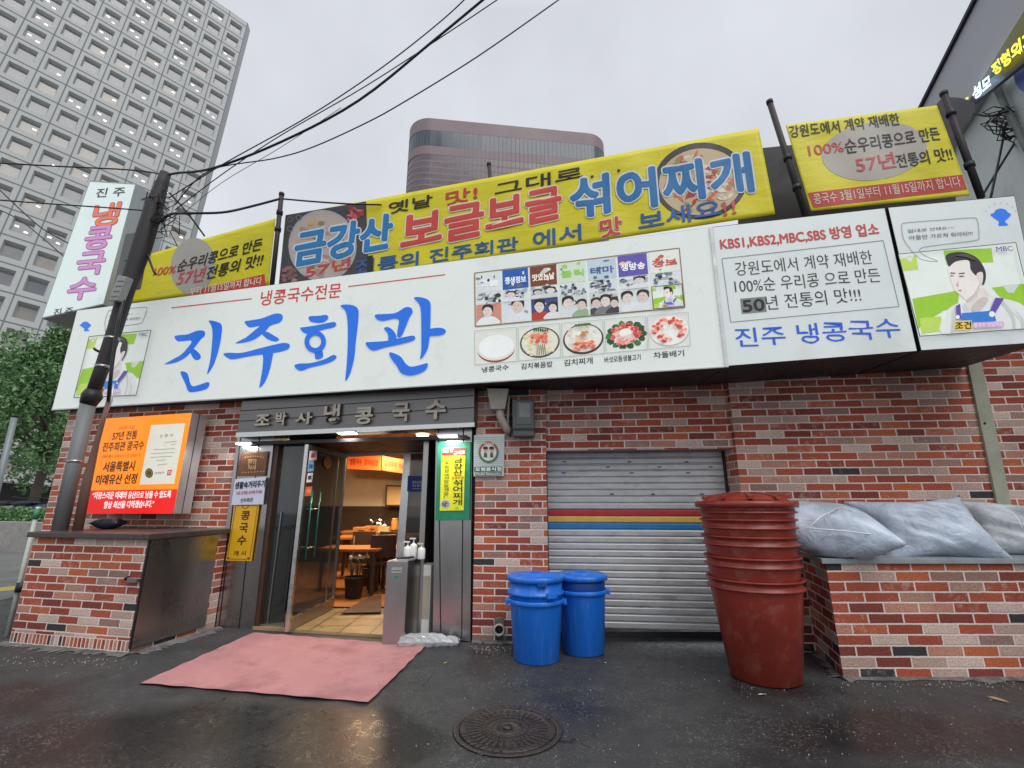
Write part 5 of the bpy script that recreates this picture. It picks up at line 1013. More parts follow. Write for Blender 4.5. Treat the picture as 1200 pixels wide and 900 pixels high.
def bottle(u, v, Y, h, r, lb, cap):
    p = at(u, v, Y); t = thing('pump_bottle', lb, 'bottle', p, 'pump bottles by the doorway'); b = MB(); b.lathe([(r*.95,0),(r,.006),(r,h*.6),(r*.8,h*.68),(r*.3,h*.72),(r*.3,h*.76)], p, M_white, 20); build(b, 'bottle', t)
    b = MB(); b.tube([p+(0,0,h*.76),p+(0,0,h*.92)], r*.16, cap); b.obox(p+np.array((-r*.3,-.002,h*.95)), (r*.8,0,0), (0,r*.25,0), (0,0,r*.18), cap); build(b, 'pump', t)
M_cap = P('cream_cap', (.62,.58,.42), .4)
for i, (u, v, Y, h, lb) in enumerate(((477,656,5.52,.20,'white pump bottle on the left of the bottles behind the steel bin'),(484,655,5.56,.23,'tallest white pump bottle in the middle of the bottles'),(493.5,655,5.50,.17,'white pump bottle with cream pump on the white stand'))):
    bottle(u, v, Y, h, .042, lb, M_cap if i == 2 else M_white)
b = MB(); Pd = W0+np.array((.28,.16,0)); b.obox(Pd+np.array((0,0,.36)), (.05,0,0), (0,.12,0), (0,0,.36), M_dark); build(b, 'dark_board', None, 'black board leaning on the steel pillar right of the white stand', 'board', loc=Pd)
# clear plastic bag on the ground
m_clear, b_, L_ = newmat('clear_plastic_film'); b_.inputs['Base Color'].default_value = (.62,.64,.68,1); b_.inputs['Roughness'].default_value = .12; b_.inputs['Alpha'].default_value = .42; b_.inputs['Coat Weight'].default_value = 1; b_.inputs['Specular IOR Level'].default_value = 1
pc = gnd(497, 757); b = MB(); rs = np.random.default_rng(4); 
pillow(b, pc+np.array((-.02,.02,.045)), (.27,.02,0), (-.04,.085,0), (0,0,.055), m_clear, 50, 22, wr=.30, seed=9, corner=.05, puff=.35); pillow(b, pc+np.array((.19,.03,.035)), (.17,.0,0), (0,.06,0), (0,0,.04), m_clear, 36, 18, wr=.35, seed=19, corner=.05, puff=.35)
build(b, 'plastic_bag', None, 'crumpled clear plastic bag lying at the foot of the steel bin', 'plastic bag', loc=pc)
# drain stub, meter and funnel on the brick pillar
dp = WALLR.pt(585, 737, .0); rotd = np.array([[1,0,0],[0,0,-1],[0,1,0]]); M_pvc = P('weathered_pvc', (.42,.40,.34), .55, var=.2, dirt=((.18,.15,.12), 8, .55, .5))
b = MB(); b.lathe([(.058,0),(.058,.06),(.044,.06),(.042,.01),(.01,.008)], dp, M_pvc, 24, rot=rotd); b.lathe([(.04,.012),(.0401,.014)], dp, M_dark, 24, rot=rotd); b.obox(dp+np.array((0,-.012,.07)), (.05,0,0), (0,.012,0), (0,0,.04), M_cem)
build(b, 'drain_pipe', None, 'short grey pvc drain stub low in the brick pillar', 'pipe', loc=dp)
M_mtr = P('grey_meter_case', (.085,.09,.09), .45, var=.12); MP = Plane(WALLR.p0+WALLR.n*.16, 6)
qm = [(601,511),(626,511),(625.5,468),(600,468)]; mt = thing('electric_meter', 'grey electric meter box with a window under the signboard', 'meter', MP.pt(*qm[0]))
b = MB(); b.slab([MP.pt(*q) for q in qm], -MP.n*.15, M_mtr); build(b, 'case', mt, bevel=.014)
b = MB(); b.slab([MP.pt(*q, .006) for q in ((605.5,497.5),(623,497.5),(623.5,471),(605,471))], -MP.n*.02, P('meter_window', (.05,.055,.06), .12, spec=.8)); b.slab([MP.pt(*q, .008) for q in ((608,489),(621,489),(621,472.5),(608,472.5))], -MP.n*.004, P('meter_dial', (.22,.23,.23), .3)); build(b, 'window', mt, bevel=.004)
b = MB(); b.slab([MP.pt(*q, .010) for q in ((601,504),(626,504),(626,501.5),(601,501.5))], -MP.n*.012, M_black); build(b, 'band', mt)
fc = WALLR.pt(583.5, 480.5, .11); fz = zat(583, 458, fc[1])-fc[2]
fn_ = thing('rain_funnel', 'grey square rain funnel with elbow pipe beside the meter', 'rain pipe', fc); b = MB()
b.mesh([fc+np.array(v) for v in ((-.08,-.07,0),(.08,-.07,0),(.08,.07,0),(-.08,.07,0),(-.115,-.1,fz*.8),(.115,-.1,fz*.8),(.115,.1,fz*.8),(-.115,.1,fz*.8),(-.125,-.11,fz),(.125,-.11,fz),(.125,.1,fz),(-.125,.1,fz))], [(0,1,5,4),(1,2,6,5),(2,3,7,6),(3,0,4,7),(3,2,1,0),(4,5,9,8),(5,6,10,9),(6,7,11,10),(7,4,8,11),(8,9,10,11)], M_pvc); build(b, 'funnel', fn_)
b = MB(); b.tube([fc+(.02,0,.02),fc+(.03,0,-.08),fc+(.075,.02,-.17),fc+(.11,.05,-.22),fc+(.13,.075,-.24)], .045, M_pvc, 16); build(b, 'elbow_pipe', fn_)
b = MB(); b.tube([fc+(.13,-.03,fz*.7),fc+(.115,.02,-.1),fc+(.125,.07,-.26)], .012, M_pvc, 8); b.tube([fc+(.15,.05,fz*.7),fc+(.145,.06,-.3)], .01, M_black, 8); build(b, 'cable', fn_)
# ================================================================ inside the restaurant
def table(u, v, Y, wx_, wy_, lb):
    p = at(u, v, Y); t = thing('dining_table', lb, 'table', (p[0], p[1], .05), 'dining tables'); h = p[2]
    b = MB(); b.obox((p[0], p[1], h-.02), (wx_,0,0), (0,wy_,0), (0,0,.02), M_wood); build(b, 'table_top', t, bevel=.006)
    for sx in (-1, 1):
        for sy in (-1, 1): b = MB(); b.box((p[0]+sx*(wx_-.06)-.025, p[1]+sy*(wy_-.06)-.025, .05), (p[0]+sx*(wx_-.06)+.025, p[1]+sy*(wy_-.06)+.025, h-.04), M_woodd); build(b, 'leg', t)
    return p
p = table(410, 641, 8.0, .55, .38, 'orange topped dining table nearest the doorway, by the open door'); table(440, 628, 9.4, .75, .4, 'orange topped dining table in the middle of the room'); table(505, 626, 10.2, .6, .4, 'orange topped dining table behind the glass panel at the right')
def chair(u, v, Y, rz, lb):
    p = at(u, v, Y); p[2] = .05; t = thing('dining_chair', lb, 'chair', p, 'dining chairs'); c, s = math.cos(R_(rz)), math.sin(R_(rz)); X, Yv = np.array((c, s, 0)), np.array((-s, c, 0))
    b = MB(); b.obox(p+(0,0,.43), X*.2, Yv*.2, (0,0,.025), M_woodd); build(b, 'seat', t, bevel=.01)
    b = MB(); b.obox(p+Yv*.19+(0,0,.70), X*.2, Yv*.018, (0,0,.17), M_woodd); build(b, 'backrest', t, bevel=.01)
    for sx in (-1, 1):
        for sy in (-1, 1): b = MB(); b.tube([p+X*.17*sx+Yv*.17*sy, p+X*.17*sx+Yv*.17*sy+(0,0,.42 if sy < 0 else .80)], .018, M_woodd, 8); build(b, 'leg', t)
chair(446, 668, 8.1, 200, 'dark dining chair right of the near table'); chair(425, 662, 8.7, 20, 'dark dining chair between the near and the middle table'); chair(462, 655, 9.0, 160, 'dark dining chair before the middle table at the door frame')
table(428, 622, 10.6, .5, .35, 'orange topped dining table at the back of the room'); table(470, 640, 8.4, .35, .4, 'orange topped dining table partly hidden by the right door frame')
M_crate = P('orange_box', (.45,.20,.06), .5, var=.2)
for i, (u, v, Y, s, lb) in enumerate(((425,626,9.3,.16,'left one of two wooden boxes on the middle table'),(437,624.5,9.4,.15,'right one of two wooden boxes on the middle table'))):
    q = at(u, v, Y); b = MB(); b.obox(q+np.array((0,0,.06)), (s,.0,0), (0,.1,0), (0,0,.07), M_crate); b.obox(q+np.array((0,-.102,.07)), (s*.4,0,0), (0,.003,0), (0,0,.014), M_woodd); build(b, 'wooden_box', None, lb, 'box', 'boxes on the middle table', loc=q, bevel=.006)
M_silver = P('kettle_metal', (.6,.6,.6), .2, 1)
q = at(444, 620, 9.8); kt = thing('kettle', 'silver kettle on the middle table', 'kettle', q); b = MB(); b.lathe([(.11,0),(.13,.03),(.12,.12),(.06,.19),(.02,.2)], q, M_silver, 24); build(b, 'body', kt); b = MB(); b.tube([q+(-.1,0,.1),q+(-.17,0,.16),q+(-.2,0,.2)], [.025,.018,.012], M_silver); build(b, 'spout', kt); b = MB(); b.tube([q+(-.07,0,.18),q+(-.04,0,.27),q+(.05,0,.27),q+(.08,0,.17)], .01, M_black); build(b, 'handle', kt)
q = at(450, 624, 9.2); tb = thing('tissue_box', 'cream tissue box beside the kettle on the middle table', 'tissue box', q); b = MB(); b.obox(q+np.array((0,0,.05)), (.1,0,0), (0,.07,0), (0,0,.05), P('cream_card', (.6,.5,.3), .6)); build(b, 'box', tb, bevel=.004); b = MB(); pillow(b, q+np.array((0,0,.12)), (.04,0,0), (0,.02,0), (0,0,.03), M_white, 10, 8, wr=.2); build(b, 'tissue', tb)
q = at(462, 621, 9.6); b = MB(); b.lathe([(.06,0),(.07,.02),(.065,.16),(.05,.2),(.06,.22)], q, P('orange_jar', (.7,.38,.1), .4), 20); build(b, 'spoon_jar', None, 'orange jar at the right end of the middle table', 'jar', loc=q)
for u, v, Y, r, h, lb in ((414,700,7.5,.15,.30,'black bucket on the floor below the near dining table'),(433,680,8.6,.15,.3,'black bucket further back on the restaurant floor')):
    q = at(u, v, Y); q[2] = .05; t = thing('bucket', lb, 'bucket', q, 'black buckets'); b = MB(); b.lathe([(r*.72,0),(r*.75,.01),(r,h),(r+.012,h),(r+.012,h-.02)], q, M_black, 24); build(b, 'bucket', t)
    b = MB()
    for k in range(5): a = k*1.3; b.tube([q+(.04*math.cos(a),.04*math.sin(a),h*.4),q+(.09*math.cos(a),.09*math.sin(a),h+.22+.04*(k%2))], .01, M_woodd, 6); b.lathe([(.015,0),(.026,.03),(.02,.06)], q+np.array((.09*math.cos(a),.09*math.sin(a),h+.2+.04*(k%2))), M_white if k % 2 else M_woodd, 10)
    build(b, 'umbrella_handles', t)
for qd, off, lb, tx in (([(407,549.5),(446.5,551),(446.5,534),(407,532)],0,'orange lit menu board on the left above the back wall','냉콩국수  김치볶음밥'),([(447.5,551),(482,556),(482,540),(447.5,534)],0,'orange lit menu board turned to the right above the back wall','김치찌개  차돌배기')):
    MPn = Plane((0,10.6,0), 0 if qd[0][0] < 440 else -20); 
    if qd[0][0] > 440: MPn = Plane(Plane((0,10.6,0),0).pt(447,545), -20)
    t = thing('menu_board', lb, 'menu board', MPn.pt(*qd[0]), 'menu boards'); b = MB(); b.slab([MPn.pt(*q) for q in qd], -MPn.n*.08, ink((225,95,35), .5), M_woodd); build(b, 'board', t)
    x0_, x1_ = qd[0][0]+3, qd[1][0]-3; lettering(tx, [(x0_,qd[0][1]-5),(x1_,qd[1][1]-5),(x1_,qd[2][1]+5),(x0_,qd[3][1]+5)], MPn, .006, ink((150,50,20), .1), t, bold=.03)
FPn = Plane((0,11.3,0), 0); t = thing('picture_frame', 'wooden framed beige panel on the back wall of the room', 'picture frame', FPn.pt(451,593)); b = MB(); b.slab([FPn.pt(*q) for q in ((451,593),(474,593),(475,569),(452,568))], -FPn.n*.1, M_woodd); build(b, 'frame', t); b = MB(); b.slab([FPn.pt(*q, .01) for q in ((453,591.5),(473,591.5),(474,570.5),(454,570))], -FPn.n*.01, P('beige_board', (.5,.36,.18), .6)); build(b, 'board', t)
b = MB(); q = [gnd(u, v, .06) for u, v in ((398,718),(447,717),(447,697),(436,698))]; b.slab(q, (0,0,-.006), P('brown_mat', (.09,.045,.03), .8)); build(b, 'door_mat', None, 'brown mat on the floor just inside the doorway', 'mat', loc=q[0])
# ================================================================ office tower on the left (affine grid: column, row, outwards)
r1 = np.array((-2.16867467,-2.02860709,.29686086)); r2 = np.array((.08437518,-.39092493,-3.57771694)); t0 = EYEP+np.array((-49.42922557,65.30126827,58.52261206))
nT = np.cross(r2, r1); nT /= np.linalg.norm(nT)
if nT @ (EYEP-t0) < 0: nT = -nT
G = lambda c, r, d=0.: t0+r1*c+r2*r+nT*d
M_tc = P('pale_precast_concrete', (.41,.425,.415), .75, var=.10, scale=.15, streak=(1,1,.12)); M_joint = P('dark_joint', (.16,.165,.165), .9)
def winm(name, c, e=0.):
    m = P(name, c, .12, 0, var=.12, scale=.3, spec=.8); return m
M_w1, M_w2, M_w3 = winm('office_glass', (.105,.112,.125)), winm('blinded_office_glass', (.22,.205,.18)), winm('grey_office_glass', (.15,.155,.165))
M_win_l = glow('office_ceiling_light', (1,.97,.9), 2.2)
CMIN, CMAX, RTOP, RBOT = 0, 12, -8, int((t0[2])/3.58)+1
tw = thing('office_tower', 'tall pale concrete office tower with a grid of recessed square windows', 'tower', G(0, RBOT-1))
b = MB()
top = RTOP-.32; lft, rgt, bot = CMAX+.0, -.26, RBOT-1
dpt = -28.
for (c0, c1, d0, d1) in ((rgt, -.1, -1.2, -.12),):
    b.face([G(rgt,bot,d0),G(rgt,top,d0),G(-.02,top,0),G(-.02,bot,0)], M_tc)
b.face([G(rgt,bot,-1.2),G(rgt,bot,dpt),G(rgt,top,dpt),G(rgt,top,-1.2)], M_tc); b.face([G(rgt,top,-1.2),G(rgt,top,dpt),G(lft,top,dpt),G(lft,top,0),G(-.02,top,0)], M_tc); b.face([G(lft,bot,0),G(lft,top,0),G(lft,top,dpt),G(lft,bot,dpt)], M_tc); b.face([G(rgt,bot,dpt),G(lft,bot,dpt),G(lft,top,dpt),G(rgt,top,dpt)], M_tc)
b.face([G(-.02,RTOP,0),G(-.02,top,0),G(lft,top,0),G(lft,RTOP,0)], M_tc)
w0, w1, h0, h1 = .19, .85, .18, .79            # opening inside a cell
for c in range(CMIN, CMAX):
    for r in range(RTOP, RBOT-1):
        o = [(c,r),(c+1,r),(c+1,r+1),(c,r+1)]; i = [(c+w0,r+h0),(c+w1,r+h0),(c+w1,r+h1),(c+w0,r+h1)]
        for k in range(4): j = (k+1) % 4; b.face([G(*o[k]),G(*o[j]),G(*i[j]),G(*i[k])], M_tc)
build(b, 'wall', tw)
b = MB()
for r in range(RTOP, RBOT): b.slab([G(-.02,r+.022,.02),G(lft,r+.022,.02),G(lft,r-.022,.02),G(-.02,r-.022,.02)], -nT*.03, M_joint)
for c in range(CMIN, CMAX+1): b.slab([G(c+.02,bot,.024),G(c-.02,bot,.024),G(c-.02,top,.024),G(c+.02,top,.024)], -nT*.03, M_joint)
build(b, 'joints', tw)
def winmesh(gl, lights, seed):
    rr_ = random.Random(seed); m = MB(); D = .52; base = G(0,0)
    g = lambda c, r, d=0: G(c, r, d)
    o = [(w0,h0),(w1,h0),(w1,h1),(w0,h1)]; i = [(w0+.05,h0+.07),(w1-.05,h0+.07),(w1-.05,h1-.03),(w0+.05,h1-.03)]
    for k in range(4): j = (k+1) % 4; m.face([g(*o[k]),g(*o[j]),g(*i[j],-D),g(*i[k],-D)], M_tc)
    m.face([g(*q,-D) for q in i], gl)
    m.slab([g(i[0][0],i[0][1]+.05,-D+.06),g(i[1][0],i[0][1]+.05,-D+.06),g(*i[1],-D+.06),g(*i[0],-D+.06)], -nT*.05, M_joint)
    for k in range(lights):
        c, r = .30+.33*k+rr_.uniform(-.03,.05), .40+rr_.uniform(0,.22); m.slab([g(c,r+.05,-D+.02),g(c+.12,r+.05,-D+.02),g(c+.12,r,-D+.02),g(c,r,-D+.02)], -nT*.01, M_win_l)
    return m
protos = []
for gl, li, sd in ((M_w1,0,1),(M_w1,2,2),(M_w2,0,3),(M_w3,0,4),(M_w3,1,5),(M_w3,2,6),(M_w2,1,7)):
    m = winmesh(gl, li, sd); me = bpy.data.meshes.new('window'); me.from_pydata([tuple(np.array(v)-G(0,0)) for v in m.v], [], m.f)
    for x in m.mats: me.materials.append(x)
    me.polygons.foreach_set('material_index', m.m); me.update(); protos.append(me)
cells = []
for c in range(CMIN, CMAX):
    for r in range(RTOP, RBOT-1):
        pr = [np.array(((lambda d: (600+FPX*(d@_R)/(d@_F), 450-FPX*(d@_U)/(d@_F)))(G(c+a, r+e)-EYEP))) for a, e in ((0,0),(1,0),(1,1),(0,1))]
        cx, cy = np.mean(pr, 0)
        ar = .5*abs(sum(pr[k][0]*pr[(k+1)%4][1]-pr[(k+1)%4][0]*pr[k][1] for k in range(4)))
        inside = -12 < cx < 330 and -12 < cy < 440
        hid = (cy > 365 and cx > 20) or (cy > 205 and 120-.39*(cy-205) < cx+3 < 165-.2*(cy-205))
        cells.append((ar if inside and not hid else ar*.001 if inside else 0, c, r, inside, cy))
cells.sort(reverse=True)
rest = MB(); rw = random.Random(3)
for n_, (ar, c, r, inside, cy) in enumerate(cells):
    k = rw.choices(range(7), (5,2.4,1.5,5,1.4,1.6,.8) if r < 3 else (2,.8,5,3,.8,1,2))[0]; me = protos[k]
    if n_ < 100:
        o = bpy.data.objects.new('window', me); o.location = [float(x) for x in G(c, r)-WL[tw.name]]; COL.objects.link(o); o.parent = tw
    elif cy < 900 and r < RBOT-1:
        sh = G(c, r)
        for p in me.polygons: rest.face([np.array(me.vertices[v].co)+sh for v in p.vertices], me.materials[p.material_index])
build(rest, 'window_grid', tw, kind='stuff')
# ================================================================ brown banded tower far behind
Yt = 150.; pA, pB = at(500, 139, Yt), None
for yy in np.linspace(Yt, Yt*1.9, 4000):
    p = at(694, 157.5, yy)
    if p[2] >= pA[2]: pB = p; break
ztw = pA[2]; dA = (pB-pA)[:2]; LT = np.linalg.norm(dA); dA /= LT; nA = np.array([dA[1], -dA[0]])
if nA @ (-pA[:2]) < 0: nA = -nA
RAD = 9.; out_ = []
for a in np.linspace(-90, 0, 12): out_.append(pA[:2]+dA*2-nA*RAD+RAD*(nA*math.cos(R_(a))+dA*math.sin(R_(a))))
for a in np.linspace(0, 90, 12): out_.append(pB[:2]-dA*2-nA*RAD+RAD*(nA*math.cos(R_(a))+dA*math.sin(R_(a))))
out_ = [out_[0]-nA*34]+out_+[out_[-1]-nA*34]
M_pinkstone = P('pinkish_stone_cladding', (.185,.135,.14), .5, var=.08, scale=.1); M_dg = P('dark_band_glass', (.05,.065,.085), .15, var=.25, scale=.25, streak=(1,1,.03)); M_gg = P('grey_curtain_glass', (.125,.102,.112), .2, var=.16, scale=.2)
bt = thing('banded_tower', 'far brown tower with rounded corners and a dark glass band near its top', 'tower', (*pA[:2], 0))
def bandmesh(z0, z1, mat, o=0.):
    m = MB(); c = np.mean(out_, 0)
    P2 = [q+(q-c)/np.linalg.norm(q-c)*o for q in out_]
    for i in range(len(P2)-1): m.face([(*P2[i],z0),(*P2[i+1],z0),(*P2[i+1],z1),(*P2[i],z1)], mat)
    return m
sc_ = pA[1]/546*1.12
zz = lambda y: at(500, y, Yt)[2]
m = bandmesh(0, ztw, M_gg); m.face([(*q,ztw) for q in out_], M_roof); build(m, 'wall', bt)
build(bandmesh(zz(152), ztw+.4, M_pinkstone, .25), 'parapet_band', bt); build(bandmesh(zz(170), zz(152)-.05, M_dg, .1), 'glass_band', bt); build(bandmesh(zz(180), zz(170)-.05, M_pinkstone, .25), 'cladding_band', bt)
for k, y in enumerate((187, 194, 201, 208, 215, 222, 229, 236, 243)): build(bandmesh(zz(y+1.8), zz(y), M_pinkstone, .12), 'cladding_band', bt)
m = MB(); c = np.mean(out_, 0)
for i in range(1, len(out_)-2):
    a, q = out_[i], out_[i+1]; L_ = np.linalg.norm(q-a); nseg = max(1, int(L_/1.6))
    for k in range(nseg):
        p = a+(q-a)*k/nseg; p = p+(p-c)/np.linalg.norm(p-c)*.16; m.box((p[0]-.05,p[1]-.05,40), (p[0]+.05,p[1]+.05,zz(170)), M_joint) if False else m.face([(p[0]-.06,p[1],zz(260)),(p[0]+.06,p[1],zz(260)),(p[0]+.06,p[1],zz(152)),(p[0]-.06,p[1],zz(152))], M_joint)
build(m, 'mullions', bt)
# ================================================================ white clinic building at the right
cor = EYEP+ray(1105,110)/ray(1105,110)[1]*9.8; dW = np.array((.083,.192,0)); dW /= np.linalg.norm(dW); nW = np.array((-dW[1], dW[0], 0)); RB = Plane(cor, n=nW)
cb = thing('clinic_building', 'white walled clinic building with grey fascia and lit letters at the right edge', 'building', (cor[0], cor[1], 0))
M_wp = P('white_render_wall', (.62,.67,.65), .7, var=.08, scale=.8, dirt=((.36,.38,.37), 1.2, .55, .5)); M_fas = P('grey_metal_fascia', (.48,.49,.53), .5, 0, var=.06, scale=.4)
e0, e1_ = cor-dW*9., cor+dW*10.; m = MB(); lo = lambda p, z: np.array((p[0], p[1], z)); zf = cor[2]
dpw = -nW*10
m.slab([lo(e0,0),lo(e1_,0),lo(e1_,zf-.3),lo(e0,zf-.3)], dpw, M_wp); build(m, 'wall', cb)
zfb = RB.pt(1165, 103)[2]; m = MB(); m.slab([lo(e0,zfb)+nW*.35,lo(e1_,zfb)+nW*.35,lo(e1_,zf)+nW*.35,lo(e0,zf)+nW*.35], -nW*10.6, M_fas)
m.slab([lo(e0,zf-.05)+nW*.42,lo(e1_,zf-.05)+nW*.42,lo(e1_,zf+.03)+nW*.42,lo(e0,zf+.03)+nW*.42], -nW*.1, M_dark); fas = build(m, 'fascia', cb)
RF = Plane(RB.p0+nW*.37, n=nW)
m = MB(); m.slab([RF.pt(*q, .05) for q in ((1139,123),(1215,62),(1215,44),(1139,112))], -nW*.1, P('dark_sign_back', (.03,.035,.07), .4)); sg = build(m, 'sign_board', cb)
WH, YL = glow('white_neon_letter', (.75,.93,1), 1.6), glow('yellow_neon_letter', (.95,.88,.06), 1.1)
mb = MB(); put(mb, '성모', [(1141,119),(1161.5,101),(1160,86),(1138,104)], RF, .09, WH, bold=.04, extr=.06); build(mb, 'sign_letters', sg, label='white glowing letters')
mb = MB(); put(mb, '정형외과', [(1165,90),(1215,47),(1213,26),(1160.5,77)], RF, .09, YL, bold=.04, extr=.06); put(mb, '·', [(1131,118),(1135,116),(1135,113),(1131,115)], RF, .09, YL); build(mb, 'sign_letters', sg, label='yellow glowing letters')
t = thing('round_sign', 'blue round sign on the white wall of the clinic', 'sign', RB.pt(1198,85), None); m = MB(); m.ell(1203,80,16,28,RB,.1,P('blue_sign', lin((90,106,190)), .4)); m.ell(1203,80,16.5,28.6,RB,.07,M_alu); build(m, 'board', t)
# pipes and cables on the clinic wall
WPt = lambda u, v: RB.pt(u, v, .12)
t = thing('wall_pipe', 'grey pipe running up the white clinic wall', 'pipe', WPt(1185,160)); m = MB(); m.tube([WPt(1163,90),WPt(1178,125),WPt(1196,160),WPt(1212,190)], .06, P('grey_pipe', (.2,.22,.22), .5), 10); build(m, 'pipe', t)
# dark tarpaulin hanging from the post at the banner corner
TP = Plane(BANR.p0-BANR.n*.25, 10); b = MB(); tarp_q = smooth_loop([(1100,120),(1118,114),(1142,121),(1138,138),(1127,152),(1122,170),(1116,181),(1108,160)], 4)
fr_ = [TP.pt(*q) for q in tarp_q]; b.poly(tarp_q, TP, 0, M_dark); i0 = len(tarp_q)
for i in range(i0): j = (i+1) % i0; b.face([fr_[i], fr_[j], fr_[j]-TP.n*.12, fr_[i]-TP.n*.12], M_dark)
b.poly(tarp_q, TP, -.12, M_dark); build(b, 'tarpaulin', None, 'black tarpaulin bundle tied to the post at the right banner corner', 'tarpaulin', loc=TP.pt(1116,181))
# ================================================================ leaning pole with its boxes
YP = 5.62
M_pole = P('blackened_wood', (.022,.02,.022), .6, var=.5, scale=14, streak=True, bump=.4, bscale=18); M_sleeve = P('grey_pole_sleeve', (.19,.195,.20), .55, .1, var=.3, scale=8, streak=True, dirt=((.05,.05,.05), 10, .6, .6))
pp = lambda u, v: at(u, v, YP)
pz = pp(72, 612); pz[2] = zk+.055
ul = thing('utility_pole', 'leaning blackened utility pole with a grey steel sleeve rising from the counter', 'pole', pz)
b = MB(); b.tube([pz,pp(104,470)], [.076,.08], M_sleeve, 16); build(b, 'sleeve', ul)
b = MB(); b.tube([pp(103,474),pp(108,464),pp(110,457)], [.084,.108,.08], M_dark, 16); build(b, 'collar', ul)
b = MB(); b.tube([pp(107,466),pp(120,430),pp(135,385),pp(150,335),pp(166,290),pp(180,245),pp(190,215),pp(194,203)], [.072,.076,.08,.09,.112,.108,.075,.066], M_pole, 14); build(b, 'post', ul)
b = MB(); M_rust = P('rusty_conduit', (.16,.085,.065), .6, .2, var=.3, scale=10, streak=True); pr = at(93, 612, YP-.02); pr[2] = zk+.055
b.tube([pr,at(103,560,YP-.02),at(113,520,YP-.04),at(127,470,YP-.08)], [.05,.048,.03,.022], M_rust, 10); build(b, 'conduit', ul)
b = MB(); b.tube([at(127,470,YP-.09),at(131,430,YP-.12),at(138,380,YP-.12),at(150,330,YP-.13)], .02, M_black, 8); b.tube([at(118,500,YP-.1),at(131,470,YP-.14),at(133,450,YP-.15)], .009, M_alu, 6); build(b, 'cable', ul)
for v, w_ in ((541,.081),(430,.08),(397,.083)):
    u = np.interp(v, [203,245,290,335,385,430,466,470,612], [194,180,166,150,135,120,107,104,72]); b = MB(); b.tube([pp(u,v+1.5),pp(u+.5,v-1.5)], w_, M_steel2, 16); build(b, 'band', ul)
b = MB(); b.tube([pp(120,414),at(112,410,YP-.05),at(110,408,YP-.06)], .016, M_black, 8); b.tube([pp(168,285),at(180,318,YP),at(183,322,YP)], .014, M_black, 8); build(b, 'bolt', ul)
b = MB(); rp = np.random.default_rng(8)
for k in range(26):
    u0, v0 = rp.uniform(165,190), rp.uniform(225,275); b.tube([pp(u0,v0), at(u0+rp.uniform(5,22), v0+rp.uniform(-14,10), YP-rp.uniform(0,.2)), at(u0+rp.uniform(8,34), v0+rp.uniform(-10,22), YP-rp.uniform(-.1,.2))], .006, M_black, 5)
build(b, 'wire_tangle', ul)
M_box = P('weathered_grey_box', (.12,.125,.12), .6, var=.3, scale=8, dirt=((.04,.04,.04), 9, .55, .6)); BP = Plane(at(150,300,YP+.05), 20)
t = thing('terminal_box', 'grey terminal box fixed behind the leaning pole, upper of two', 'box', BP.pt(150,330), 'boxes on the leaning pole'); b = MB(); b.slab([BP.pt(*q) for q in ((132,338),(152,334),(164,272),(147,274))], -BP.n*.14, M_box); build(b, 'case', t, bevel=.01); b = MB(); b.slab([BP.pt(*q, .008) for q in ((145,305),(156,303),(160,283),(150,284))], -BP.n*.01, M_mtr); build(b, 'cover', t)
t = thing('junction_box', 'small pale ribbed box fixed on the leaning pole, lower of two', 'box', BP.pt(136,352), 'boxes on the leaning pole'); b = MB(); b.slab([BP.pt(*q, .16) for q in ((127,352),(137,352),(148,324),(138,322))], -BP.n*.09, P('pale_box', (.28,.29,.27), .55, var=.2)); build(b, 'case', t, bevel=.012)
b = MB()
for k in range(4): b.slab([BP.pt(*q, .164) for q in ((130+2.5*k,348-6*k),(137+2.5*k,348-6*k),(137.4+2.5*k,346.6-6*k),(130.4+2.5*k,346.6-6*k))], -BP.n*.01, M_mtr)
build(b, 'ribs', t)
# ================================================================ overhead wires
def wire(lb, pts, r, sub=5):
    P3 = [at(u, v, Y) for u, v, Y in pts]; Q = [np.array(p) for p in P3]; o = []
    for i in range(len(Q)-1):
        a, b_, c, d = Q[max(i-1,0)], Q[i], Q[i+1], Q[min(i+2,len(Q)-1)]
        for k in range(sub): t = k/sub; o.append(.5*((2*b_)+(-a+c)*t+(2*a-5*b_+4*c-d)*t*t+(-a+3*b_-3*c+d)*t**3))
    o.append(Q[-1]); m = MB(); m.tube(o, r, M_black, 6); build(m, 'overhead_wire', None, lb, 'wire', 'overhead wires', loc=P3[0])
wire('thick black cable bundle rising from the pole top to the upper frame edge', [(186,222,5.6),(182,214,5.6),(192,207,5.6),(206,203,5.6),(250,197,5.4),(330,166,5.1),(420,118,4.8),(510,46,4.5),(580,-12,4.2)], .016)
wire('thinner black cable running just above the thick cable bundle', [(198,232,5.6),(262,192,5.3),(345,146,5.0),(400,112,4.8),(460,70,4.6),(520,22,4.4),(556,-12,4.2)], .008)
wire('thin black wire just below the thick cable bundle', [(205,246,5.6),(262,203,5.4),(330,158,5.1),(430,100,4.7),(530,35,4.5),(600,-12,4.2)], .007)
wire('single black wire reaching the upper edge farthest to the right', [(205,240,5.6),(245,200,5.6),(320,186,5.4),(365,173,5.2),(425,146,5.0),(471,121,4.8),(560,66,4.6),(660,-4,4.4)], .008)
wire('fine grey wire fanning out below the cables from the pole', [(215,250,5.6),(260,214,5.4),(330,172,5.2),(400,126,5.0)], .004)
wire('upper black wire running left from the pole top', [(188,222,5.6),(191,212,5.6),(186,204,5.6),(150,199,5.6),(70,195,5.4),(-20,190,5.2)], .010)
wire('second black wire running left across the vertical lightbox', [(186,248,5.6),(120,243,5.5),(60,239,5.4),(-20,233,5.2)], .009)
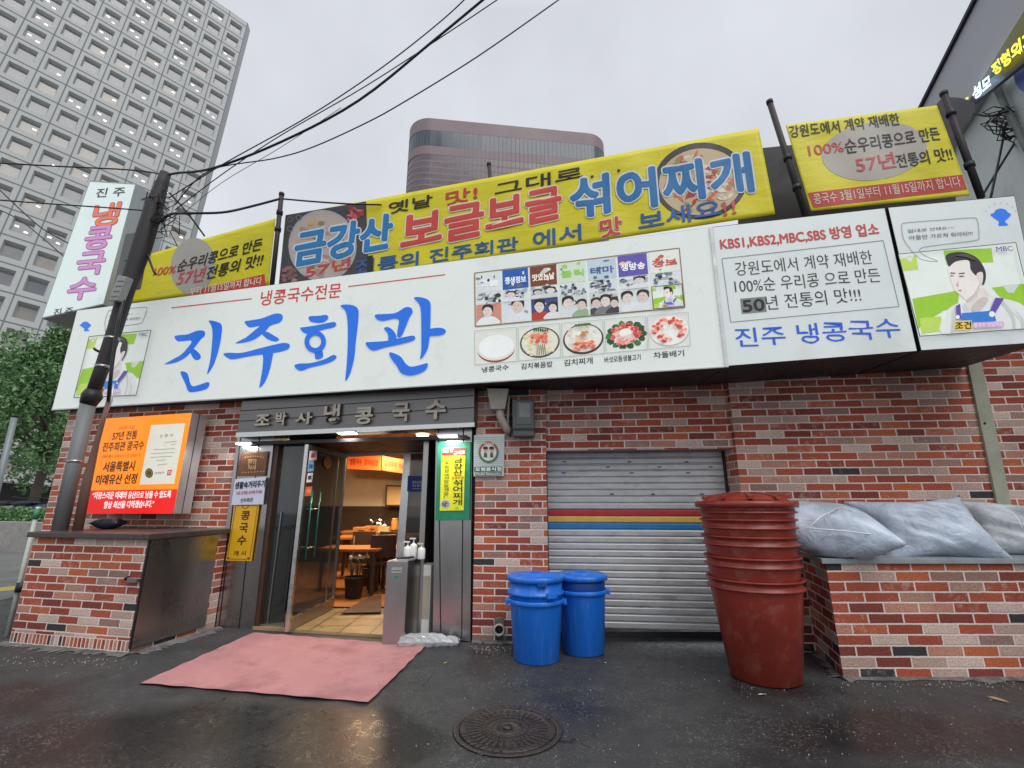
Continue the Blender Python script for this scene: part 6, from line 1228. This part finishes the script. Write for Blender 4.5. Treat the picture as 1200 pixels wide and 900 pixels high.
wire('thick black cable from the pole to the dark round banner post', [(184,262,5.6),(200,251,5.6),(220,250,5.7),(260,249,5.8),(290,243,5.9),(328,233,6.0)], .018)
wire('black cable from the dark round post to the long banner', [(331,233,6.0),(365,236,5.9),(410,239,5.8),(447,240,5.7)], .012)
wire('upper sloping wire across the tower at the left frame edge', [(-15,208,9),(20,242,9),(50,268,9),(80,285,9)], .014)
wire('lower sloping wire across the tower at the left frame edge', [(-15,240,9),(20,256,9),(50,279,9),(74,300,9)], .012)
wire('short stay wire from the pole down to the small yellow banner', [(199,226,5.6),(220,250,5.7),(240,277,5.9)], .012)
for k, (a, c, d) in enumerate((((1141,133),(1160,136),(1182,130)),((1182,130),(1172,180),(1161,232)),((1200,150),(1172,195),(1152,228)))):
    wire(('black bracket arm across the white clinic wall','black cable hanging down the white clinic wall, left one','black cable slanting down the white clinic wall, right one')[k], [(*a,8.2),(*c,8.0),(*d,7.8)], .022)
m = MB(); rp = np.random.default_rng(12); c0_ = at(1178,140,7.9)
for k in range(9): m.tube([c0_+np.array((.35*math.cos(a)*rp.uniform(.5,1)+.1*rp.normal(), rp.uniform(-.1,.1), .3*math.sin(a)*rp.uniform(.6,1.2)-.1*k/3)) for a in np.linspace(0, 5.5, 12)], .012, M_black, 5)
build(m, 'cable_coil', None, 'tangled coil of black cable hanging on the white clinic wall', 'cable', loc=c0_)
# ================================================================ trees, hedge and street at the left
def leafmat(name, c, v=.35):
    m, b, L = newmat(name); oi = nnode(m, 'ShaderNodeNewGeometry'); r = nnode(m, 'ShaderNodeMapRange'); L(oi.outputs['Random Per Island'], r.inputs[0]); r.inputs[3].default_value = 1-v; r.inputs[4].default_value = 1+v
    s = nnode(m, 'ShaderNodeVectorMath', operation='SCALE'); s.inputs[0].default_value = c; L(r.outputs[0], s.inputs['Scale']); L(s.outputs[0], b.inputs['Base Color']); b.inputs['Roughness'].default_value = .5; b.inputs['Specular IOR Level'].default_value = .3; return m
ML = [leafmat('leaf_green', (.125,.25,.09)), leafmat('leaf_dark_green', (.08,.17,.07)), leafmat('leaf_light_green', (.18,.28,.13))]; M_bark = P('bark', (.07,.055,.045), .9, var=.3, bump=.5, bscale=14)
def leaves(mb, clumps, n, size, rs, shine=0.):
    for k in range(n):
        c, r = clumps[rs.integers(len(clumps))]; d = rs.normal(0,1,3); d /= np.linalg.norm(d); p = c+d*r*rs.uniform(.35,1)**.6
        a = rs.normal(0,1,3); a /= np.linalg.norm(a); b2 = np.cross(a, rs.normal(0,1,3)); b2 /= np.linalg.norm(b2)+1e-9; s = size*rs.uniform(.6,1.4)
        mb.face([p-a*s, p+b2*s*.45, p+a*s, p-b2*s*.45], ML[rs.choice(3, p=(.5,.3,.2))])
def tree(lb, base, H_, cr_, n, size, seed, z0=.28, grp='street trees at the left'):
    rs = np.random.default_rng(seed); base = np.array(base, float); t = thing('street_tree', lb, 'tree', base, grp); b = MB()
    b.tube([base, base+(.1,.05,H_*.25), base+(.05,.1,H_*.5), base+(.2,0,H_*.8)], [H_*.022,H_*.018,H_*.013,H_*.004], M_bark, 10); cl = []
    for k in range(22):
        h = H_*rs.uniform(z0,.97); w_ = cr_*math.sin(math.pi*min(1, max(.12, (h/H_-z0+.12)/(1.05-z0))))*rs.uniform(.35,1); a = rs.uniform(0, 6.28); c = base+np.array((w_*math.cos(a), w_*math.sin(a), h)); cl.append((c, cr_*rs.uniform(.18,.38)))
        if k < 10: st_ = base+np.array((.08,.05,h*.72)); b.tube([st_, (st_+c)/2+(0,0,-.1), c], [H_*.009,H_*.006,H_*.002], M_bark, 6)
    build(b, 'trunk', t); b = MB(); leaves(b, cl, n, size, rs); build(b, 'crown', t)
tree('large bushy green tree left of the signboard, nearest to it', (-24.0, 24, 0), at(40,386,24)[2], 3.5, 13000, .115, 21, .36)
tree('green tree at the left frame edge behind the grey street pole', (-29.5, 26.5, 0), at(0,395,26.5)[2], 3.8, 12000, .125, 22, .34)
tree('darker tree further back between the other two trees', (-31, 33, 0), at(20,430,33)[2], 4.4, 11000, .15, 23, .30)
b = MB(); rs = np.random.default_rng(5); h0_, h1_ = at(-60, 597, 19.), at(60, 600, 17.0); hb = thing('hedge', 'low clipped green hedge along the pavement at the left', 'hedge', (h0_[0], h0_[1], .14))
cl = []
for k in range(70): p = h0_+(h1_-h0_)*k/69; cl += [(np.array((p[0]+rs.uniform(-.2,.2), p[1]+rs.uniform(-.3,.3), z)), .32) for z in (.4,.75,1.0)]
leaves(b, cl, 14000, .06, rs); build(b, 'foliage', hb)
b = MB(); w0_, w1_ = at(-80, 612, 16.2), at(70, 613, 14.2); b.slab([(w0_[0],w0_[1],.0),(w1_[0],w1_[1],.0),(w1_[0],w1_[1],.86),(w0_[0],w0_[1],.86)], (.1,.4,0), M_conc); build(b, 'planter_wall', None, 'long grey concrete wall below the hedge at the left', 'wall', loc=(w0_[0],w0_[1],0))
# grey street pole, marker post, parked motorbikes
M_gp = P('grey_painted_pole', (.22,.25,.26), .5, .3, var=.15)
a_, c_ = at(-8, 600, 13.5), at(17, 489, 13.5); a_[2] = 0; t = thing('street_pole', 'grey steel street pole before the trees at the left edge', 'pole', a_); b = MB(); b.tube([a_, c_], .075, M_gp, 12); build(b, 'pole', t); b = MB(); b.tube([c_, c_+(0,0,.06)], .085, M_dark, 12); build(b, 'cap', t)
a_ = gnd(8, 745); zt_ = at(17, 597, a_[1])[2]; t = thing('marker_post', 'slim white marker post with a green cap left of the counter', 'post', a_); b = MB(); b.tube([a_, a_+(0,0,zt_-.1)], .022, P('pale_green_white', (.46,.52,.47), .5, var=.12), 12); build(b, 'pole', t)
b = MB(); b.tube([a_+(0,0,zt_-.11), a_+(0,0,zt_)], .027, P('green_cap', (.03,.24,.10), .4), 12); b.tube([a_+(0,0,zt_), a_+(0,0,zt_+.03)], .02, M_white, 10); build(b, 'cap', t)
b = MB(); zc_ = at(14, 688, a_[1])[2]; b.tube([a_+(.03,0,zc_-.05), a_+(.03,0,zc_+.05)], .05, M_black, 10); build(b, 'clamp', t)
b = MB(); q0, q1 = a_+(.02,-.02,zc_), a_+(-1.6,-.3,zc_-.14); b.slab([q0-(0,0,.02), q1-(0,0,.02), q1+(0,0,.02), q0+(0,0,.02)], (0,.006,0), P('yellow_strap', (.62,.50,.12), .5)); build(b, 'strap', None, 'yellow strap stretched left from the marker post', 'strap', loc=q0)
b = MB(); M_tyre = M_black
def bike(u, v, Y, cov, lb):
    p = at(u, v, Y); p[2] = .14; t = thing('parked_motorbike', lb, 'motorbike', p, 'motorbikes parked behind the hedge'); S = 1.35
    for sx in (-1, 1):
        m = MB(); an = [p+np.array((sx*.62*S+.27*S*math.cos(a), 0, .3*S+.27*S*math.sin(a))) for a in np.linspace(0, 2*math.pi, 22)]; m.tube(an, .055*S, M_black, 8, cap=False); wh = build(m, 'wheel', t)
        m = MB(); m.tube([p+np.array((sx*.62*S,-.05,.3*S)), p+np.array((sx*.62*S,.05,.3*S))], .2*S, M_steel2, 14); build(m, 'rim', wh)
        m = MB(); m.tube([p+np.array((sx*.62*S+.36*S*math.cos(a), 0, .3*S+.36*S*math.sin(a))) for a in np.linspace(.5, 2.6, 10)], .06*S, M_gp, 8); build(m, 'mudguard', t)
    m = MB(); pillow(m, p+np.array((0,0,.62*S)), (.55*S,0,0), (0,.05,.3*S), (0,.22*S,0), cov, 20, 16, wr=.06, seed=int(u)+3); build(m, 'body', t)
    m = MB(); pillow(m, p+np.array((-.15*S,0,.95*S)), (.36*S,0,.02), (0,.14*S,0), (0,0,.09*S), M_black, 14, 10); build(m, 'seat', t)
    m = MB(); m.tube([p+np.array((.45*S,-.3*S,1.15*S)), p+np.array((.5*S,0,1.1*S)), p+np.array((.45*S,.3*S,1.15*S))], .02*S, M_dark, 8); build(m, 'handlebar', t)
bike(34, 596, 21, P('blue_cover', (.02,.035,.11), .5, var=.2), 'motorbike under a dark blue cover parked behind the hedge'); bike(6, 597, 21.5, P('grey_bodywork', (.2,.2,.22), .4, var=.2), 'grey motorbike parked behind the hedge at the frame edge')
